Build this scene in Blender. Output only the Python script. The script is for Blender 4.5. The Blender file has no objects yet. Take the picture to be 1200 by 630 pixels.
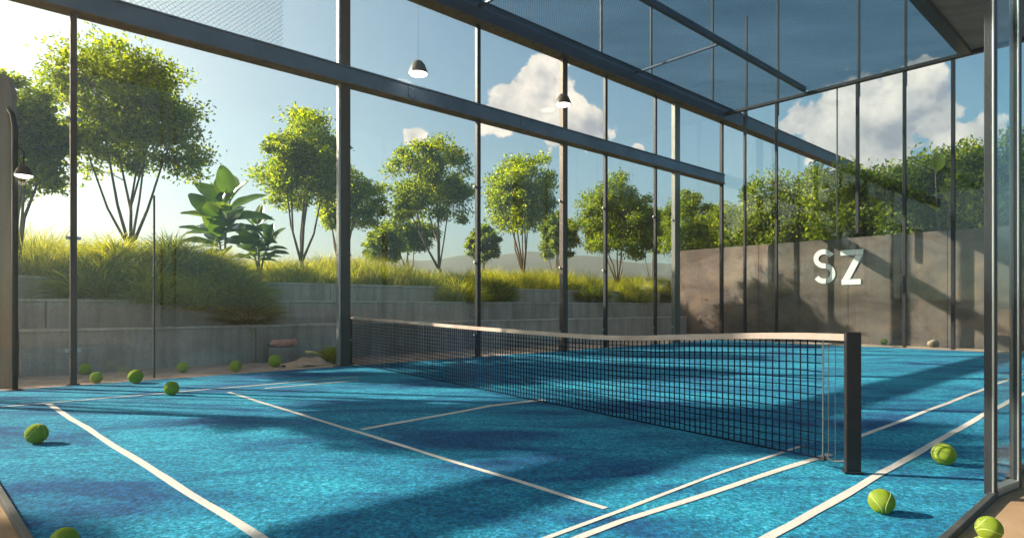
import bpy, bmesh, math, random
import numpy as np
from mathutils import Vector, Matrix

R = math.radians
rng = np.random.default_rng(11)
random.seed(11)
S = bpy.context.scene
C = S.collection

# ------------------------------------------------------------------ frame of the place
H = 1.19                      # eye height
F, CX, HY = 717.0, 600.0, 359.0
U = Vector((0.7405, 0.6720, 0.0)).normalized()      # along the court
V = Vector((-U.y, U.x, 0.0))                        # across the court, towards the terraces
ROTU = math.atan2(U.y, U.x)
SV = 11.3                     # long glass wall stands on v = SV
SE = 20.5                     # end glass wall stands on s = SE
SW = 21.5                     # concrete wall
ZC = 8.15                     # ceiling height

def P(s, v, z=0.0):
    p = U * s + V * v
    return Vector((p.x, p.y, z))

def G(px, py, z=0.0):
    """ground point seen at a place of the photograph"""
    d = F * (H - z) / (py - HY)
    return Vector(((px - CX) / F * d, d, z))

def sv(p):
    return p.x * U.x + p.y * U.y, p.x * V.x + p.y * V.y

def on_v(px, v):
    k = (px - CX) / F
    d = v / (V.y + V.x * k)
    return d * (U.x * k + U.y), d        # s, depth

def on_s(px, s):
    k = (px - CX) / F
    d = s / (U.x * k + U.y)
    return d * (V.x * k + V.y), d        # v, depth

# ------------------------------------------------------------------ materials
def new_mat(name):
    m = bpy.data.materials.new(name)
    m.use_nodes = True
    nt = m.node_tree
    nt.nodes.clear()
    out = nt.nodes.new('ShaderNodeOutputMaterial')
    return m, nt, out

def N(nt, typ, **kw):
    n = nt.nodes.new(typ)
    for k, v in kw.items():
        setattr(n, k, v)
    return n

def ramp(nt, fac, stops, interp='LINEAR'):
    n = nt.nodes.new('ShaderNodeValToRGB')
    n.color_ramp.interpolation = interp
    e = n.color_ramp.elements
    while len(e) < len(stops):
        e.new(0.5)
    for el, (p, c) in zip(e, stops):
        el.position = p
        el.color = (c[0], c[1], c[2], 1) if not isinstance(c, (int, float)) else (c, c, c, 1)
    nt.links.new(fac, n.inputs[0])
    return n.outputs[0]

def noise(nt, vec, scale, detail=4, rough=0.55, dist=0.0):
    n = nt.nodes.new('ShaderNodeTexNoise')
    n.inputs['Scale'].default_value = scale
    n.inputs['Detail'].default_value = detail
    n.inputs['Roughness'].default_value = rough
    n.inputs['Distortion'].default_value = dist
    if vec is not None:
        nt.links.new(vec, n.inputs['Vector'])
    return n.outputs[0]

def mix(nt, fac, a, b, mode='MIX'):
    n = nt.nodes.new('ShaderNodeMix')
    n.data_type = 'RGBA'
    n.blend_type = mode
    for sock, val in ((n.inputs[0], fac), (n.inputs[6], a), (n.inputs[7], b)):
        if hasattr(val, 'is_linked') or hasattr(val, 'links'):
            nt.links.new(val, sock)
        elif isinstance(val, (int, float)):
            sock.default_value = val
        else:
            sock.default_value = (val[0], val[1], val[2], 1)
    return n.outputs[2]

def math_n(nt, op, a, b=None, c=None):
    n = nt.nodes.new('ShaderNodeMath')
    n.operation = op
    for i, val in enumerate((a, b, c)):
        if val is None:
            continue
        if isinstance(val, (int, float)):
            n.inputs[i].default_value = val
        else:
            nt.links.new(val, n.inputs[i])
    return n.outputs[0]

def pos(nt, scale=(1, 1, 1), rot=(0, 0, 0)):
    g = nt.nodes.new('ShaderNodeNewGeometry')
    m = nt.nodes.new('ShaderNodeMapping')
    m.inputs['Scale'].default_value = scale
    m.inputs['Rotation'].default_value = rot
    nt.links.new(g.outputs['Position'], m.inputs['Vector'])
    return m.outputs[0]

def bump(nt, h, strength, dist=0.01):
    n = nt.nodes.new('ShaderNodeBump')
    n.inputs['Strength'].default_value = strength
    n.inputs['Distance'].default_value = dist
    nt.links.new(h, n.inputs['Height'])
    return n.outputs[0]

def principled(nt, out, color, rough=0.6, metal=0.0, normal=None, spec=0.5):
    b = nt.nodes.new('ShaderNodeBsdfPrincipled')
    if hasattr(color, 'links'):
        nt.links.new(color, b.inputs['Base Color'])
    else:
        b.inputs['Base Color'].default_value = (*color, 1)
    if hasattr(rough, 'links'):
        nt.links.new(rough, b.inputs['Roughness'])
    else:
        b.inputs['Roughness'].default_value = rough
    b.inputs['Metallic'].default_value = metal
    b.inputs['Specular IOR Level'].default_value = spec
    if normal is not None:
        nt.links.new(normal, b.inputs['Normal'])
    nt.links.new(b.outputs[0], out.inputs[0])
    return b

def mottled(name, stops, scale=3.0, rough=0.7, metal=0.0, bscale=60, bstr=0.15, spec=0.4, stretch=(1, 1, 1), detail=6):
    m, nt, out = new_mat(name)
    p = pos(nt, stretch)
    c = ramp(nt, noise(nt, p, scale, detail, 0.6), stops)
    nb = bump(nt, noise(nt, pos(nt), bscale, 3), bstr, 0.004)
    principled(nt, out, c, rough, metal, nb, spec)
    return m

M = {}

def make_turf():
    m, nt, out = new_mat('blue_turf')
    p = pos(nt)
    # sand in the pile: long soft drifts along the brushing direction
    ps = pos(nt, (0.55, 1.5, 1), (0, 0, -ROTU + 0.5))
    drift = noise(nt, ps, 0.95, 7, 0.64, 0.9)
    drift = ramp(nt, drift, [(0.36, 0.0), (0.66, 1.0)])
    grain = noise(nt, p, 42, 4, 0.75)
    grain2 = noise(nt, p, 17, 4, 0.7)
    base = mix(nt, drift, (0.003, 0.066, 0.185), (0.010, 0.29, 0.44))
    g = ramp(nt, grain, [(0.32, 0.28), (0.50, 0.95), (0.68, 2.0)])
    g2 = ramp(nt, grain2, [(0.28, 0.72), (0.7, 1.25)])
    col = mix(nt, 1.0, base, g, 'MULTIPLY')
    col = mix(nt, 1.0, col, g2, 'MULTIPLY')
    sand = math_n(nt, 'MULTIPLY', ramp(nt, grain, [(0.55, 0.0), (0.75, 1.0)]), ramp(nt, drift, [(0.30, 0.0), (1.0, 0.9)]))
    col = mix(nt, sand, col, (0.36, 0.44, 0.42))
    nb = bump(nt, math_n(nt, 'ADD', grain, grain2), 0.8, 0.012)
    b = principled(nt, out, col, 0.95, 0, nb, 0.15)
    b.inputs['Sheen Weight'].default_value = 0.04
    b.inputs['Sheen Tint'].default_value = (0.5, 0.8, 0.95, 1)
    return m
M['turf'] = make_turf()

def make_line():
    m, nt, out = new_mat('white_turf_line')
    p = pos(nt)
    g = noise(nt, p, 60, 3, 0.7)
    w = noise(nt, p, 2.2, 5, 0.6)
    c = mix(nt, ramp(nt, w, [(0.4, 0), (0.75, 0.7)]), (0.62, 0.59, 0.55), (0.42, 0.46, 0.48))
    c = mix(nt, 1.0, c, ramp(nt, g, [(0.25, 0.72), (0.6, 1.0)]), 'MULTIPLY')
    principled(nt, out, c, 0.9, 0, bump(nt, g, 0.6, 0.008), 0.2)
    return m
M['line'] = make_line()

M['ground'] = mottled('packed_sandy_ground', [(0.3, (0.24, 0.15, 0.085)), (0.55, (0.34, 0.23, 0.14)), (0.75, (0.42, 0.30, 0.20))], 1.3, 0.9, bscale=90, bstr=0.5, spec=0.2)
M['strip'] = mottled('pale_paving', [(0.3, (0.30, 0.215, 0.17)), (0.55, (0.42, 0.32, 0.265)), (0.75, (0.50, 0.40, 0.34))], 1.8, 0.85, bscale=70, bstr=0.4, spec=0.25)
M['soil'] = mottled('planted_soil', [(0.3, (0.05, 0.045, 0.02)), (0.7, (0.10, 0.09, 0.035))], 2.0, 0.95, bscale=30, bstr=0.6, spec=0.1)
M['curb'] = mottled('dark_edging', [(0.3, (0.035, 0.04, 0.045)), (0.7, (0.07, 0.07, 0.07))], 4, 0.7)

def make_concrete(name, dark, light, form=1.2, warm=(0.30, 0.25, 0.20), wamt=0.35, streak_amt=1.0):
    m, nt, out = new_mat(name)
    p = pos(nt)
    big = noise(nt, p, 0.7, 6, 0.62, 0.3)
    streak = noise(nt, pos(nt, (3.2, 3.2, 0.32)), 1.2, 6, 0.65)
    fine = noise(nt, p, 24, 5, 0.7)
    pits = noise(nt, p, 70, 2, 0.5)
    c = mix(nt, ramp(nt, big, [(0.3, 0), (0.7, 1)]), dark, light)
    c = mix(nt, 1.0, c, ramp(nt, streak, [(0.32, 1 - 0.32 * streak_amt), (0.6, 1 + 0.08 * streak_amt)]), 'MULTIPLY')
    c = mix(nt, 1.0, c, ramp(nt, fine, [(0.3, 0.80), (0.65, 1.10)]), 'MULTIPLY')
    c = mix(nt, math_n(nt, 'MULTIPLY', ramp(nt, noise(nt, p, 1.6, 5, 0.6), [(0.48, 0), (0.7, 1)]), wamt), c, warm)
    if streak_amt < 1:
        damp = noise(nt, pos(nt, (0.6, 0.6, 1.0)), 0.9, 8, 0.68, 0.8)
        c = mix(nt, 1.0, c, ramp(nt, damp, [(0.36, 0.55), (0.5, 1.0), (0.66, 1.35)]), 'MULTIPLY')
    c = mix(nt, ramp(nt, pits, [(0.24, 0.6), (0.30, 0.0)]), c, (0.06, 0.06, 0.06))
    principled(nt, out, c, 0.85, 0, bump(nt, math_n(nt, 'ADD', fine, math_n(nt, 'MULTIPLY', pits, 0.5)), 0.5, 0.008), 0.3)
    return m
M['concrete'] = make_concrete('terrace_concrete', (0.27, 0.25, 0.24), (0.41, 0.385, 0.37))
M['boundary'] = make_concrete('boundary_concrete', (0.095, 0.075, 0.068), (0.165, 0.13, 0.115), warm=(0.20, 0.135, 0.085), wamt=0.6, streak_amt=0.25)
M['coping'] = make_concrete('coping_stone', (0.36, 0.36, 0.35), (0.48, 0.46, 0.43))

M['beam'] = mottled('blue_grey_steel', [(0.3, (0.075, 0.125, 0.19)), (0.7, (0.13, 0.20, 0.29))], 1.6, 0.38, 0.35, bscale=20, bstr=0.05)
M['beam_dark'] = mottled('navy_steel', [(0.3, (0.030, 0.050, 0.085)), (0.7, (0.055, 0.082, 0.125))], 1.6, 0.42, 0.3, bscale=20, bstr=0.05)
M['rust'] = mottled('brown_steel_edge', [(0.3, (0.10, 0.06, 0.035)), (0.7, (0.22, 0.14, 0.085))], 6, 0.55, 0.3)
M['post'] = mottled('bronze_steel_post', [(0.3, (0.05, 0.042, 0.038)), (0.7, (0.115, 0.095, 0.085))], 2.2, 0.5, 0.3, stretch=(1, 1, 0.35))
M['post_dark'] = mottled('dark_steel_post', [(0.3, (0.010, 0.013, 0.017)), (0.7, (0.028, 0.032, 0.038))], 3, 0.45, 0.3, stretch=(1, 1, 0.3))
M['post_pale'] = mottled('weathered_alloy', [(0.3, (0.09, 0.105, 0.105)), (0.7, (0.19, 0.20, 0.185))], 2, 0.4, 0.5, stretch=(1, 1, 0.3))
M['silver'] = mottled('bare_alloy_edge', [(0.3, (0.30, 0.31, 0.32)), (0.7, (0.46, 0.46, 0.46))], 4, 0.35, 0.7, stretch=(1, 1, 0.2))
M['soffit'] = mottled('grey_soffit_board', [(0.3, (0.17, 0.165, 0.16)), (0.7, (0.30, 0.29, 0.28))], 0.8, 0.9, bscale=12, bstr=0.4, stretch=(1, 2.5, 1))
M['black'] = mottled('black_powder_coat', [(0.3, (0.008, 0.008, 0.010)), (0.7, (0.018, 0.018, 0.021))], 6, 0.5)
M['netcord'] = mottled('black_net_cord', [(0.3, (0.003, 0.007, 0.018)), (0.7, (0.006, 0.013, 0.032))], 20, 0.95, spec=0.03)
M['tape'] = mottled('white_net_band', [(0.3, (0.30, 0.225, 0.19)), (0.6, (0.42, 0.345, 0.305))], 3.0, 0.8, bscale=120, bstr=0.3)
M['sign'] = mottled('off_white_painted_metal', [(0.3, (0.70, 0.69, 0.66)), (0.7, (0.82, 0.81, 0.78))], 4, 0.5, bscale=30, bstr=0.05)
M['bark'] = mottled('pale_bark', [(0.3, (0.10, 0.075, 0.05)), (0.7, (0.24, 0.19, 0.135))], 7, 0.9, bscale=40, bstr=0.8, stretch=(1, 1, 0.25))
M['timber'] = mottled('weathered_timber', [(0.3, (0.10, 0.075, 0.05)), (0.7, (0.20, 0.15, 0.10))], 5, 0.75, stretch=(1, 1, 0.12), bscale=30, bstr=0.3)
M['lamp'] = mottled('brown_enamel', [(0.3, (0.05, 0.038, 0.032)), (0.7, (0.10, 0.075, 0.06))], 5, 0.35, 0.2)
M['lamp_grey'] = mottled('grey_enamel', [(0.3, (0.10, 0.11, 0.12)), (0.7, (0.17, 0.18, 0.19))], 5, 0.35, 0.2)
M['pink'] = mottled('pink_cotton', [(0.3, (0.50, 0.22, 0.18)), (0.7, (0.66, 0.34, 0.28))], 9, 0.9, bscale=120, bstr=0.5)
M['tan'] = mottled('tan_cloth', [(0.3, (0.34, 0.21, 0.15)), (0.7, (0.52, 0.36, 0.27))], 5, 0.95, bscale=60, bstr=0.6)
M['lime'] = mottled('lime_plastic', [(0.3, (0.26, 0.33, 0.02)), (0.7, (0.42, 0.46, 0.05))], 5, 0.45)
M['yellow'] = mottled('yellow_plastic', [(0.3, (0.55, 0.44, 0.10)), (0.7, (0.68, 0.56, 0.2))], 5, 0.45)
M['stone'] = mottled('tan_stone', [(0.3, (0.25, 0.18, 0.12)), (0.7, (0.42, 0.32, 0.22))], 12, 0.9, bscale=30, bstr=0.5)

def make_glow():
    m, nt, out = new_mat('lit_lamp_glass')
    e = nt.nodes.new('ShaderNodeEmission')
    e.inputs[0].default_value = (1.0, 0.86, 0.66, 1)
    e.inputs[1].default_value = 2.2
    nt.links.new(e.outputs[0], out.inputs[0])
    return m
M['glow'] = make_glow()

def make_glass(name, tint, gain=1.0, rough=0.015):
    m, nt, out = new_mat(name)
    t = nt.nodes.new('ShaderNodeBsdfTransparent')
    t.inputs[0].default_value = (*tint, 1)
    g = nt.nodes.new('ShaderNodeBsdfGlossy')
    g.inputs['Roughness'].default_value = rough
    g.inputs[0].default_value = (0.9, 0.95, 1.0, 1)
    geo = nt.nodes.new('ShaderNodeNewGeometry')
    dt = nt.nodes.new('ShaderNodeVectorMath'); dt.operation = 'DOT_PRODUCT'
    nt.links.new(geo.outputs['Normal'], dt.inputs[0]); nt.links.new(geo.outputs['Incoming'], dt.inputs[1])
    graze = math_n(nt, 'POWER', math_n(nt, 'SUBTRACT', 1.0, math_n(nt, 'ABSOLUTE', dt.outputs['Value'])), 5.0)
    schlick = math_n(nt, 'MULTIPLY_ADD', graze, 0.90, 0.045)
    front = math_n(nt, 'SUBTRACT', 1.0, geo.outputs['Backfacing'])
    schlick = math_n(nt, 'MULTIPLY', schlick, front)
    # faint dust and wipe marks on the pane
    dust = ramp(nt, noise(nt, pos(nt, (1, 1, 0.5)), 2.0, 6, 0.65), [(0.45, 0.0), (0.8, 0.016)])
    d = nt.nodes.new('ShaderNodeBsdfDiffuse')
    d.inputs[0].default_value = (0.6, 0.62, 0.62, 1)
    mx = nt.nodes.new('ShaderNodeMixShader')
    fac = math_n(nt, 'MULTIPLY', schlick, gain)
    nt.links.new(fac, mx.inputs[0]); nt.links.new(t.outputs[0], mx.inputs[1]); nt.links.new(g.outputs[0], mx.inputs[2])
    m2 = nt.nodes.new('ShaderNodeMixShader')
    nt.links.new(dust, m2.inputs[0]); nt.links.new(mx.outputs[0], m2.inputs[1]); nt.links.new(d.outputs[0], m2.inputs[2])
    nt.links.new(m2.outputs[0], out.inputs[0])
    return m
M['glass'] = make_glass('clear_toughened_glass', (0.975, 0.985, 0.98), 0.85)
M['glass_end'] = make_glass('blue_green_glass', (0.93, 0.965, 0.97), 0.95)
M['glass_near'] = make_glass('pale_near_glass', (0.90, 0.95, 0.95), 1.0)

def make_roofnet():
    m, nt, out = new_mat('blue_roof_netting')
    t = nt.nodes.new('ShaderNodeBsdfTransparent')
    big = noise(nt, pos(nt, (0.4, 1.0, 1), (0, 0, -ROTU)), 0.6, 6, 0.6)
    nt.links.new(ramp(nt, big, [(0.3, (0.66, 0.75, 0.79)), (0.7, (0.84, 0.90, 0.93))]), t.inputs[0])
    d = nt.nodes.new('ShaderNodeBsdfPrincipled')
    d.inputs['Base Color'].default_value = (0.12, 0.17, 0.24, 1)
    d.inputs['Roughness'].default_value = 0.5
    w1 = nt.nodes.new('ShaderNodeTexWave'); w1.inputs['Scale'].default_value = 6.0
    w2 = nt.nodes.new('ShaderNodeTexWave'); w2.inputs['Scale'].default_value = 6.0
    nt.links.new(pos(nt, (1, 1, 1), (0, 0, -ROTU + 0.78)), w1.inputs['Vector'])
    nt.links.new(pos(nt, (1, 1, 1), (0, 0, -ROTU - 0.78)), w2.inputs['Vector'])
    cell = math_n(nt, 'MAXIMUM', w1.outputs['Fac'], w2.outputs['Fac'])
    fac = ramp(nt, cell, [(0.75, 0.10), (0.97, 0.50)])
    mx = nt.nodes.new('ShaderNodeMixShader')
    nt.links.new(fac, mx.inputs[0]); nt.links.new(t.outputs[0], mx.inputs[1]); nt.links.new(d.outputs[0], mx.inputs[2])
    nt.links.new(mx.outputs[0], out.inputs[0])
    return m
M['roofnet'] = make_roofnet()

def make_leaf(name, c0, c1, c2, trans=0.45, rough=0.5):
    """leaf-by-leaf colour variation, light coming through the blade"""
    m, nt, out = new_mat(name)
    g = nt.nodes.new('ShaderNodeNewGeometry')
    col = ramp(nt, g.outputs['Random Per Island'], [(0.0, c0), (0.55, c1), (1.0, c2)])
    patch = ramp(nt, noise(nt, pos(nt), 1.1, 3), [(0.3, 0.75), (0.7, 1.2)])
    col = mix(nt, 1.0, col, patch, 'MULTIPLY')
    b = nt.nodes.new('ShaderNodeBsdfPrincipled')
    nt.links.new(col, b.inputs['Base Color'])
    b.inputs['Roughness'].default_value = rough
    b.inputs['Specular IOR Level'].default_value = 0.35
    tr = nt.nodes.new('ShaderNodeBsdfTranslucent')
    tc = mix(nt, 1.0, col, (2.7, 2.35, 0.7), 'MULTIPLY')
    nt.links.new(tc, tr.inputs[0])
    mx = nt.nodes.new('ShaderNodeMixShader')
    mx.inputs[0].default_value = trans
    nt.links.new(b.outputs[0], mx.inputs[1]); nt.links.new(tr.outputs[0], mx.inputs[2])
    nt.links.new(mx.outputs[0], out.inputs[0])
    return m
M['leaf'] = make_leaf('fresh_leaves', (0.07, 0.125, 0.012), (0.15, 0.23, 0.022), (0.28, 0.33, 0.035), 0.64)
M['leaf_dark'] = make_leaf('deep_green_leaves', (0.055, 0.10, 0.011), (0.11, 0.175, 0.018), (0.20, 0.25, 0.028), 0.6)
M['leaf_hedge'] = make_leaf('hedge_leaves', (0.045, 0.09, 0.010), (0.12, 0.185, 0.02), (0.27, 0.31, 0.035), 0.6)
M['grass'] = make_leaf('golden_grass', (0.08, 0.125, 0.015), (0.18, 0.215, 0.026), (0.34, 0.32, 0.065), 0.55, 0.6)
M['shrub'] = make_leaf('olive_shrub_blades', (0.045, 0.075, 0.014), (0.10, 0.145, 0.022), (0.22, 0.245, 0.035), 0.5, 0.6)
M['shrub_yellow'] = make_leaf('yellow_green_shrub_blades', (0.12, 0.16, 0.016), (0.22, 0.26, 0.026), (0.38, 0.37, 0.05), 0.5, 0.6)
M['paddle'] = make_leaf('glossy_paddle_leaves', (0.035, 0.09, 0.014), (0.06, 0.13, 0.018), (0.12, 0.20, 0.03), 0.4, 0.28)

M['paddle_pale'] = make_leaf('yellow_green_broad_leaves', (0.16, 0.20, 0.02), (0.26, 0.30, 0.03), (0.36, 0.38, 0.06), 0.4, 0.35)

def make_felt():
    m, nt, out = new_mat('optic_yellow_felt')
    tc = nt.nodes.new('ShaderNodeTexCoord')
    n1 = noise(nt, tc.outputs['Object'], 18, 4, 0.7)
    n2 = noise(nt, tc.outputs['Object'], 90, 3, 0.7)
    c = mix(nt, ramp(nt, n1, [(0.35, 0), (0.7, 1)]), (0.34, 0.54, 0.010), (0.58, 0.76, 0.03))
    b = principled(nt, out, c, 0.95, 0, bump(nt, math_n(nt, 'ADD', n1, n2), 1.0, 0.06), 0.1)
    b.inputs['Sheen Weight'].default_value = 0.5
    b.inputs['Sheen Tint'].default_value = (0.8, 1.0, 0.3, 1)
    return m
M['felt'] = make_felt()
M['seam'] = mottled('pale_rubber_seam', [(0.3, (0.50, 0.58, 0.16)), (0.7, (0.58, 0.66, 0.24))], 10, 0.8)

def make_hill():
    m, nt, out = new_mat('wooded_hill')
    c = ramp(nt, noise(nt, pos(nt), 0.03, 6, 0.7), [(0.3, (0.05, 0.07, 0.05)), (0.7, (0.11, 0.12, 0.08))])
    principled(nt, out, c, 1.0, 0, None, 0.1)
    return m
M['hill'] = make_hill()

# ------------------------------------------------------------------ object helpers
def tag(o, label=None, cat=None, group=None, kind=None):
    if label: o['label'] = label
    if cat: o['category'] = cat
    if group: o['group'] = group
    if kind: o['kind'] = kind
    return o

def thing(name, loc, label, cat, group=None, kind=None):
    o = bpy.data.objects.new(name, None)
    o.empty_display_size = 0.2
    o.location = loc
    C.objects.link(o)
    return tag(o, label, cat, group, kind)

def link(name, me, mat, parent=None, smooth=False):
    o = bpy.data.objects.new(name, me)
    if mat is not None and not me.materials:
        me.materials.append(mat)
    C.objects.link(o)
    if smooth:
        me.polygons.foreach_set('use_smooth', [True] * len(me.polygons))
    if parent is not None:
        o.parent = parent
        me.transform(Matrix.Translation(-parent_world(parent)))
    return o

def parent_world(o):
    p = Vector(o.location)
    while o.parent is not None:
        o = o.parent
        p += Vector(o.location)
    return p

def bm_obj(name, bm, mat, parent=None, smooth=False):
    me = bpy.data.meshes.new(name)
    bm.normal_update()
    bm.to_mesh(me)
    bm.free()
    return link(name, me, mat, parent, smooth)

def box(bm, c, size, rotz=0.0, bevel=0.0, rot=None):
    """box centred on c; size along (u, v, z) of a frame turned by rotz"""
    mt = Matrix.Translation(c) @ (rot if rot is not None else Matrix.Rotation(rotz, 4, 'Z')) @ Matrix.Diagonal((*size, 1))
    r = bmesh.ops.create_cube(bm, size=1.0, matrix=mt)
    if bevel > 0:
        es = list({e for v in r['verts'] for e in v.link_edges})
        bmesh.ops.bevel(bm, geom=es, offset=bevel, segments=2, affect='EDGES', profile=0.6)

def svbox(bm, s0, s1, v0, v1, z0, z1, bevel=0.0):
    c = P((s0 + s1) / 2, (v0 + v1) / 2, (z0 + z1) / 2)
    box(bm, c, (abs(s1 - s0), abs(v1 - v0), abs(z1 - z0)), ROTU, bevel)

def bar(bm, a, b, w, h, bevel=0.0):
    """rectangular bar from a to b, w wide and h high"""
    a, b = Vector(a), Vector(b)
    d = b - a
    q = d.to_track_quat('X', 'Z').to_matrix().to_4x4()
    box(bm, (a + b) / 2, (d.length, w, h), bevel=bevel, rot=q)

def tube(bm, pts, radii, sides=8, cap=True):
    pts = [Vector(p) for p in pts]
    n = len(pts)
    if not hasattr(radii, '__len__'):
        radii = [radii] * n
    rings = []
    ref = None
    for i in range(n):
        t = (pts[min(i + 1, n - 1)] - pts[max(i - 1, 0)]).normalized()
        if ref is None:
            ref = Vector((1, 0, 0)) if abs(t.x) < 0.8 else Vector((0, 1, 0))
        x = (ref - t * ref.dot(t)).normalized()
        y = t.cross(x)
        ref = x
        rings.append([bm.verts.new(pts[i] + (x * math.cos(a) + y * math.sin(a)) * radii[i])
                      for a in [2 * math.pi * k / sides for k in range(sides)]])
    for i in range(n - 1):
        for k in range(sides):
            bm.faces.new((rings[i][k], rings[i][(k + 1) % sides], rings[i + 1][(k + 1) % sides], rings[i + 1][k]))
    if cap:
        bm.faces.new(list(reversed(rings[0])))
        bm.faces.new(rings[-1])

def lathe(bm, c, prof, seg=24, cap_bottom=False, cap_top=False):
    rings = [[bm.verts.new(Vector(c) + Vector((r * math.cos(a), r * math.sin(a), z)))
              for a in [2 * math.pi * k / seg for k in range(seg)]] for r, z in prof]
    for i in range(len(rings) - 1):
        for k in range(seg):
            bm.faces.new((rings[i][k], rings[i][(k + 1) % seg], rings[i + 1][(k + 1) % seg], rings[i + 1][k]))
    if cap_bottom: bm.faces.new(list(reversed(rings[0])))
    if cap_top: bm.faces.new(rings[-1])

def poly_sheet(bm, pts, z):
    vs = [bm.verts.new((p[0], p[1], z)) for p in pts]
    f = bm.faces.new(vs)
    if f.normal.z < 0:
        f.normal_flip()
    return f

def np_mesh(name, verts, quads):
    me = bpy.data.meshes.new(name)
    nv, nq = len(verts), len(quads)
    me.vertices.add(nv)
    me.vertices.foreach_set('co', verts.astype(np.float32).ravel())
    me.loops.add(nq * 4)
    me.loops.foreach_set('vertex_index', quads.astype(np.int32).ravel())
    me.polygons.add(nq)
    me.polygons.foreach_set('loop_start', np.arange(0, nq * 4, 4, dtype=np.int32))
    me.polygons.foreach_set('loop_total', np.full(nq, 4, dtype=np.int32))
    me.update(calc_edges=True)
    me.validate()
    return me

def unit(a):
    return a / (np.linalg.norm(a, axis=1, keepdims=True) + 1e-9)

def leaf_mesh(name, cen, axis, size, aspect=0.5, fold=0.18):
    """one folded rhombic leaf (two quads joined at the rib) per row of cen"""
    n = len(cen)
    a = unit(axis)
    r = unit(rng.normal(size=(n, 3)))
    w = unit(np.cross(a, r))
    nn = np.cross(a, w)
    L = size[:, None]
    W = L * aspect * 0.5
    b = cen - a * L * 0.5
    t = cen + a * L * 0.5
    mid = cen - nn * L * fold * 0.3
    l = cen + w * W + nn * L * fold
    rr = cen - w * W + nn * L * fold
    verts = np.stack([b, rr, t, l, mid], 1).reshape(-1, 3)
    base = (np.arange(n) * 5)[:, None]
    q = np.concatenate([base + np.array([[0, 1, 2, 4]]), base + np.array([[0, 4, 2, 3]])], 0)
    return np_mesh(name, verts, q)

def blade_mesh(name, root, direc, length, width, droop, seg=3):
    """tapering bent blades"""
    n = len(root)
    d = unit(direc)
    side = unit(np.cross(d, np.array([[0, 0, 1.0]]) + rng.normal(size=(n, 3)) * 0.5))
    out = d.copy(); out[:, 2] = 0
    out = unit(out)
    rows = []
    for i in range(seg + 1):
        t = i / seg
        p = root + d * (length[:, None] * t) + out * (length * droop)[:, None] * t * t
        p[:, 2] -= length * droop * 0.8 * t * t * t
        w = width[:, None] * (1 - t ** 1.5 * 0.92) * 0.5
        rows.append(p - side * w); rows.append(p + side * w)
    verts = np.stack(rows, 1).reshape(-1, 3)
    k = 2 * (seg + 1)
    base = (np.arange(n) * k)[:, None]
    q = np.concatenate([base + np.array([[2 * i, 2 * i + 1, 2 * i + 3, 2 * i + 2]]) for i in range(seg)], 0)
    return np_mesh(name, verts, q)

# ------------------------------------------------------------------ render, world, light
S.render.engine = 'CYCLES'
S.cycles.use_denoising = True
S.cycles.transparent_max_bounces = 40
S.cycles.max_bounces = 8
S.cycles.transmission_bounces = 6
S.cycles.glossy_bounces = 4
S.cycles.diffuse_bounces = 3
S.view_settings.view_transform = 'Standard'
S.view_settings.look = 'None'
S.view_settings.gamma = 1.0
S.view_settings.use_curve_mapping = False
EXPOSURE = 1.6
S.view_settings.exposure = EXPOSURE

cam = bpy.data.cameras.new('camera')
cam.sensor_width = 36.0
cam.lens = 36.0 * F / 1200.0
cam.shift_y = (HY - 315.0) / 1200.0
cam.clip_end = 6000
cam.clip_start = 0.05
co = bpy.data.objects.new('camera', cam)
co.location = (0, 0, H)
co.rotation_euler = (R(90), 0, 0)
C.objects.link(co)
S.camera = co

SUN_EL = R(29)
SUN_H = Vector((-0.98, 0.20, 0)).normalized()
SUN_DIR = Vector((SUN_H.x * math.cos(SUN_EL), SUN_H.y * math.cos(SUN_EL), math.sin(SUN_EL)))
sl = bpy.data.lights.new('sun', 'SUN')
sl.energy = 5.0
sl.angle = R(0.6)
sl.color = (1.0, 0.87, 0.68)
so = bpy.data.objects.new('sun', sl)
so.rotation_euler = SUN_DIR.to_track_quat('Z', 'Y').to_euler()
so.location = SUN_DIR * 60
C.objects.link(so)

def direction(px, py):
    return Vector(((px - CX) / F, 1.0, (HY - py) / F)).normalized()

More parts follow.
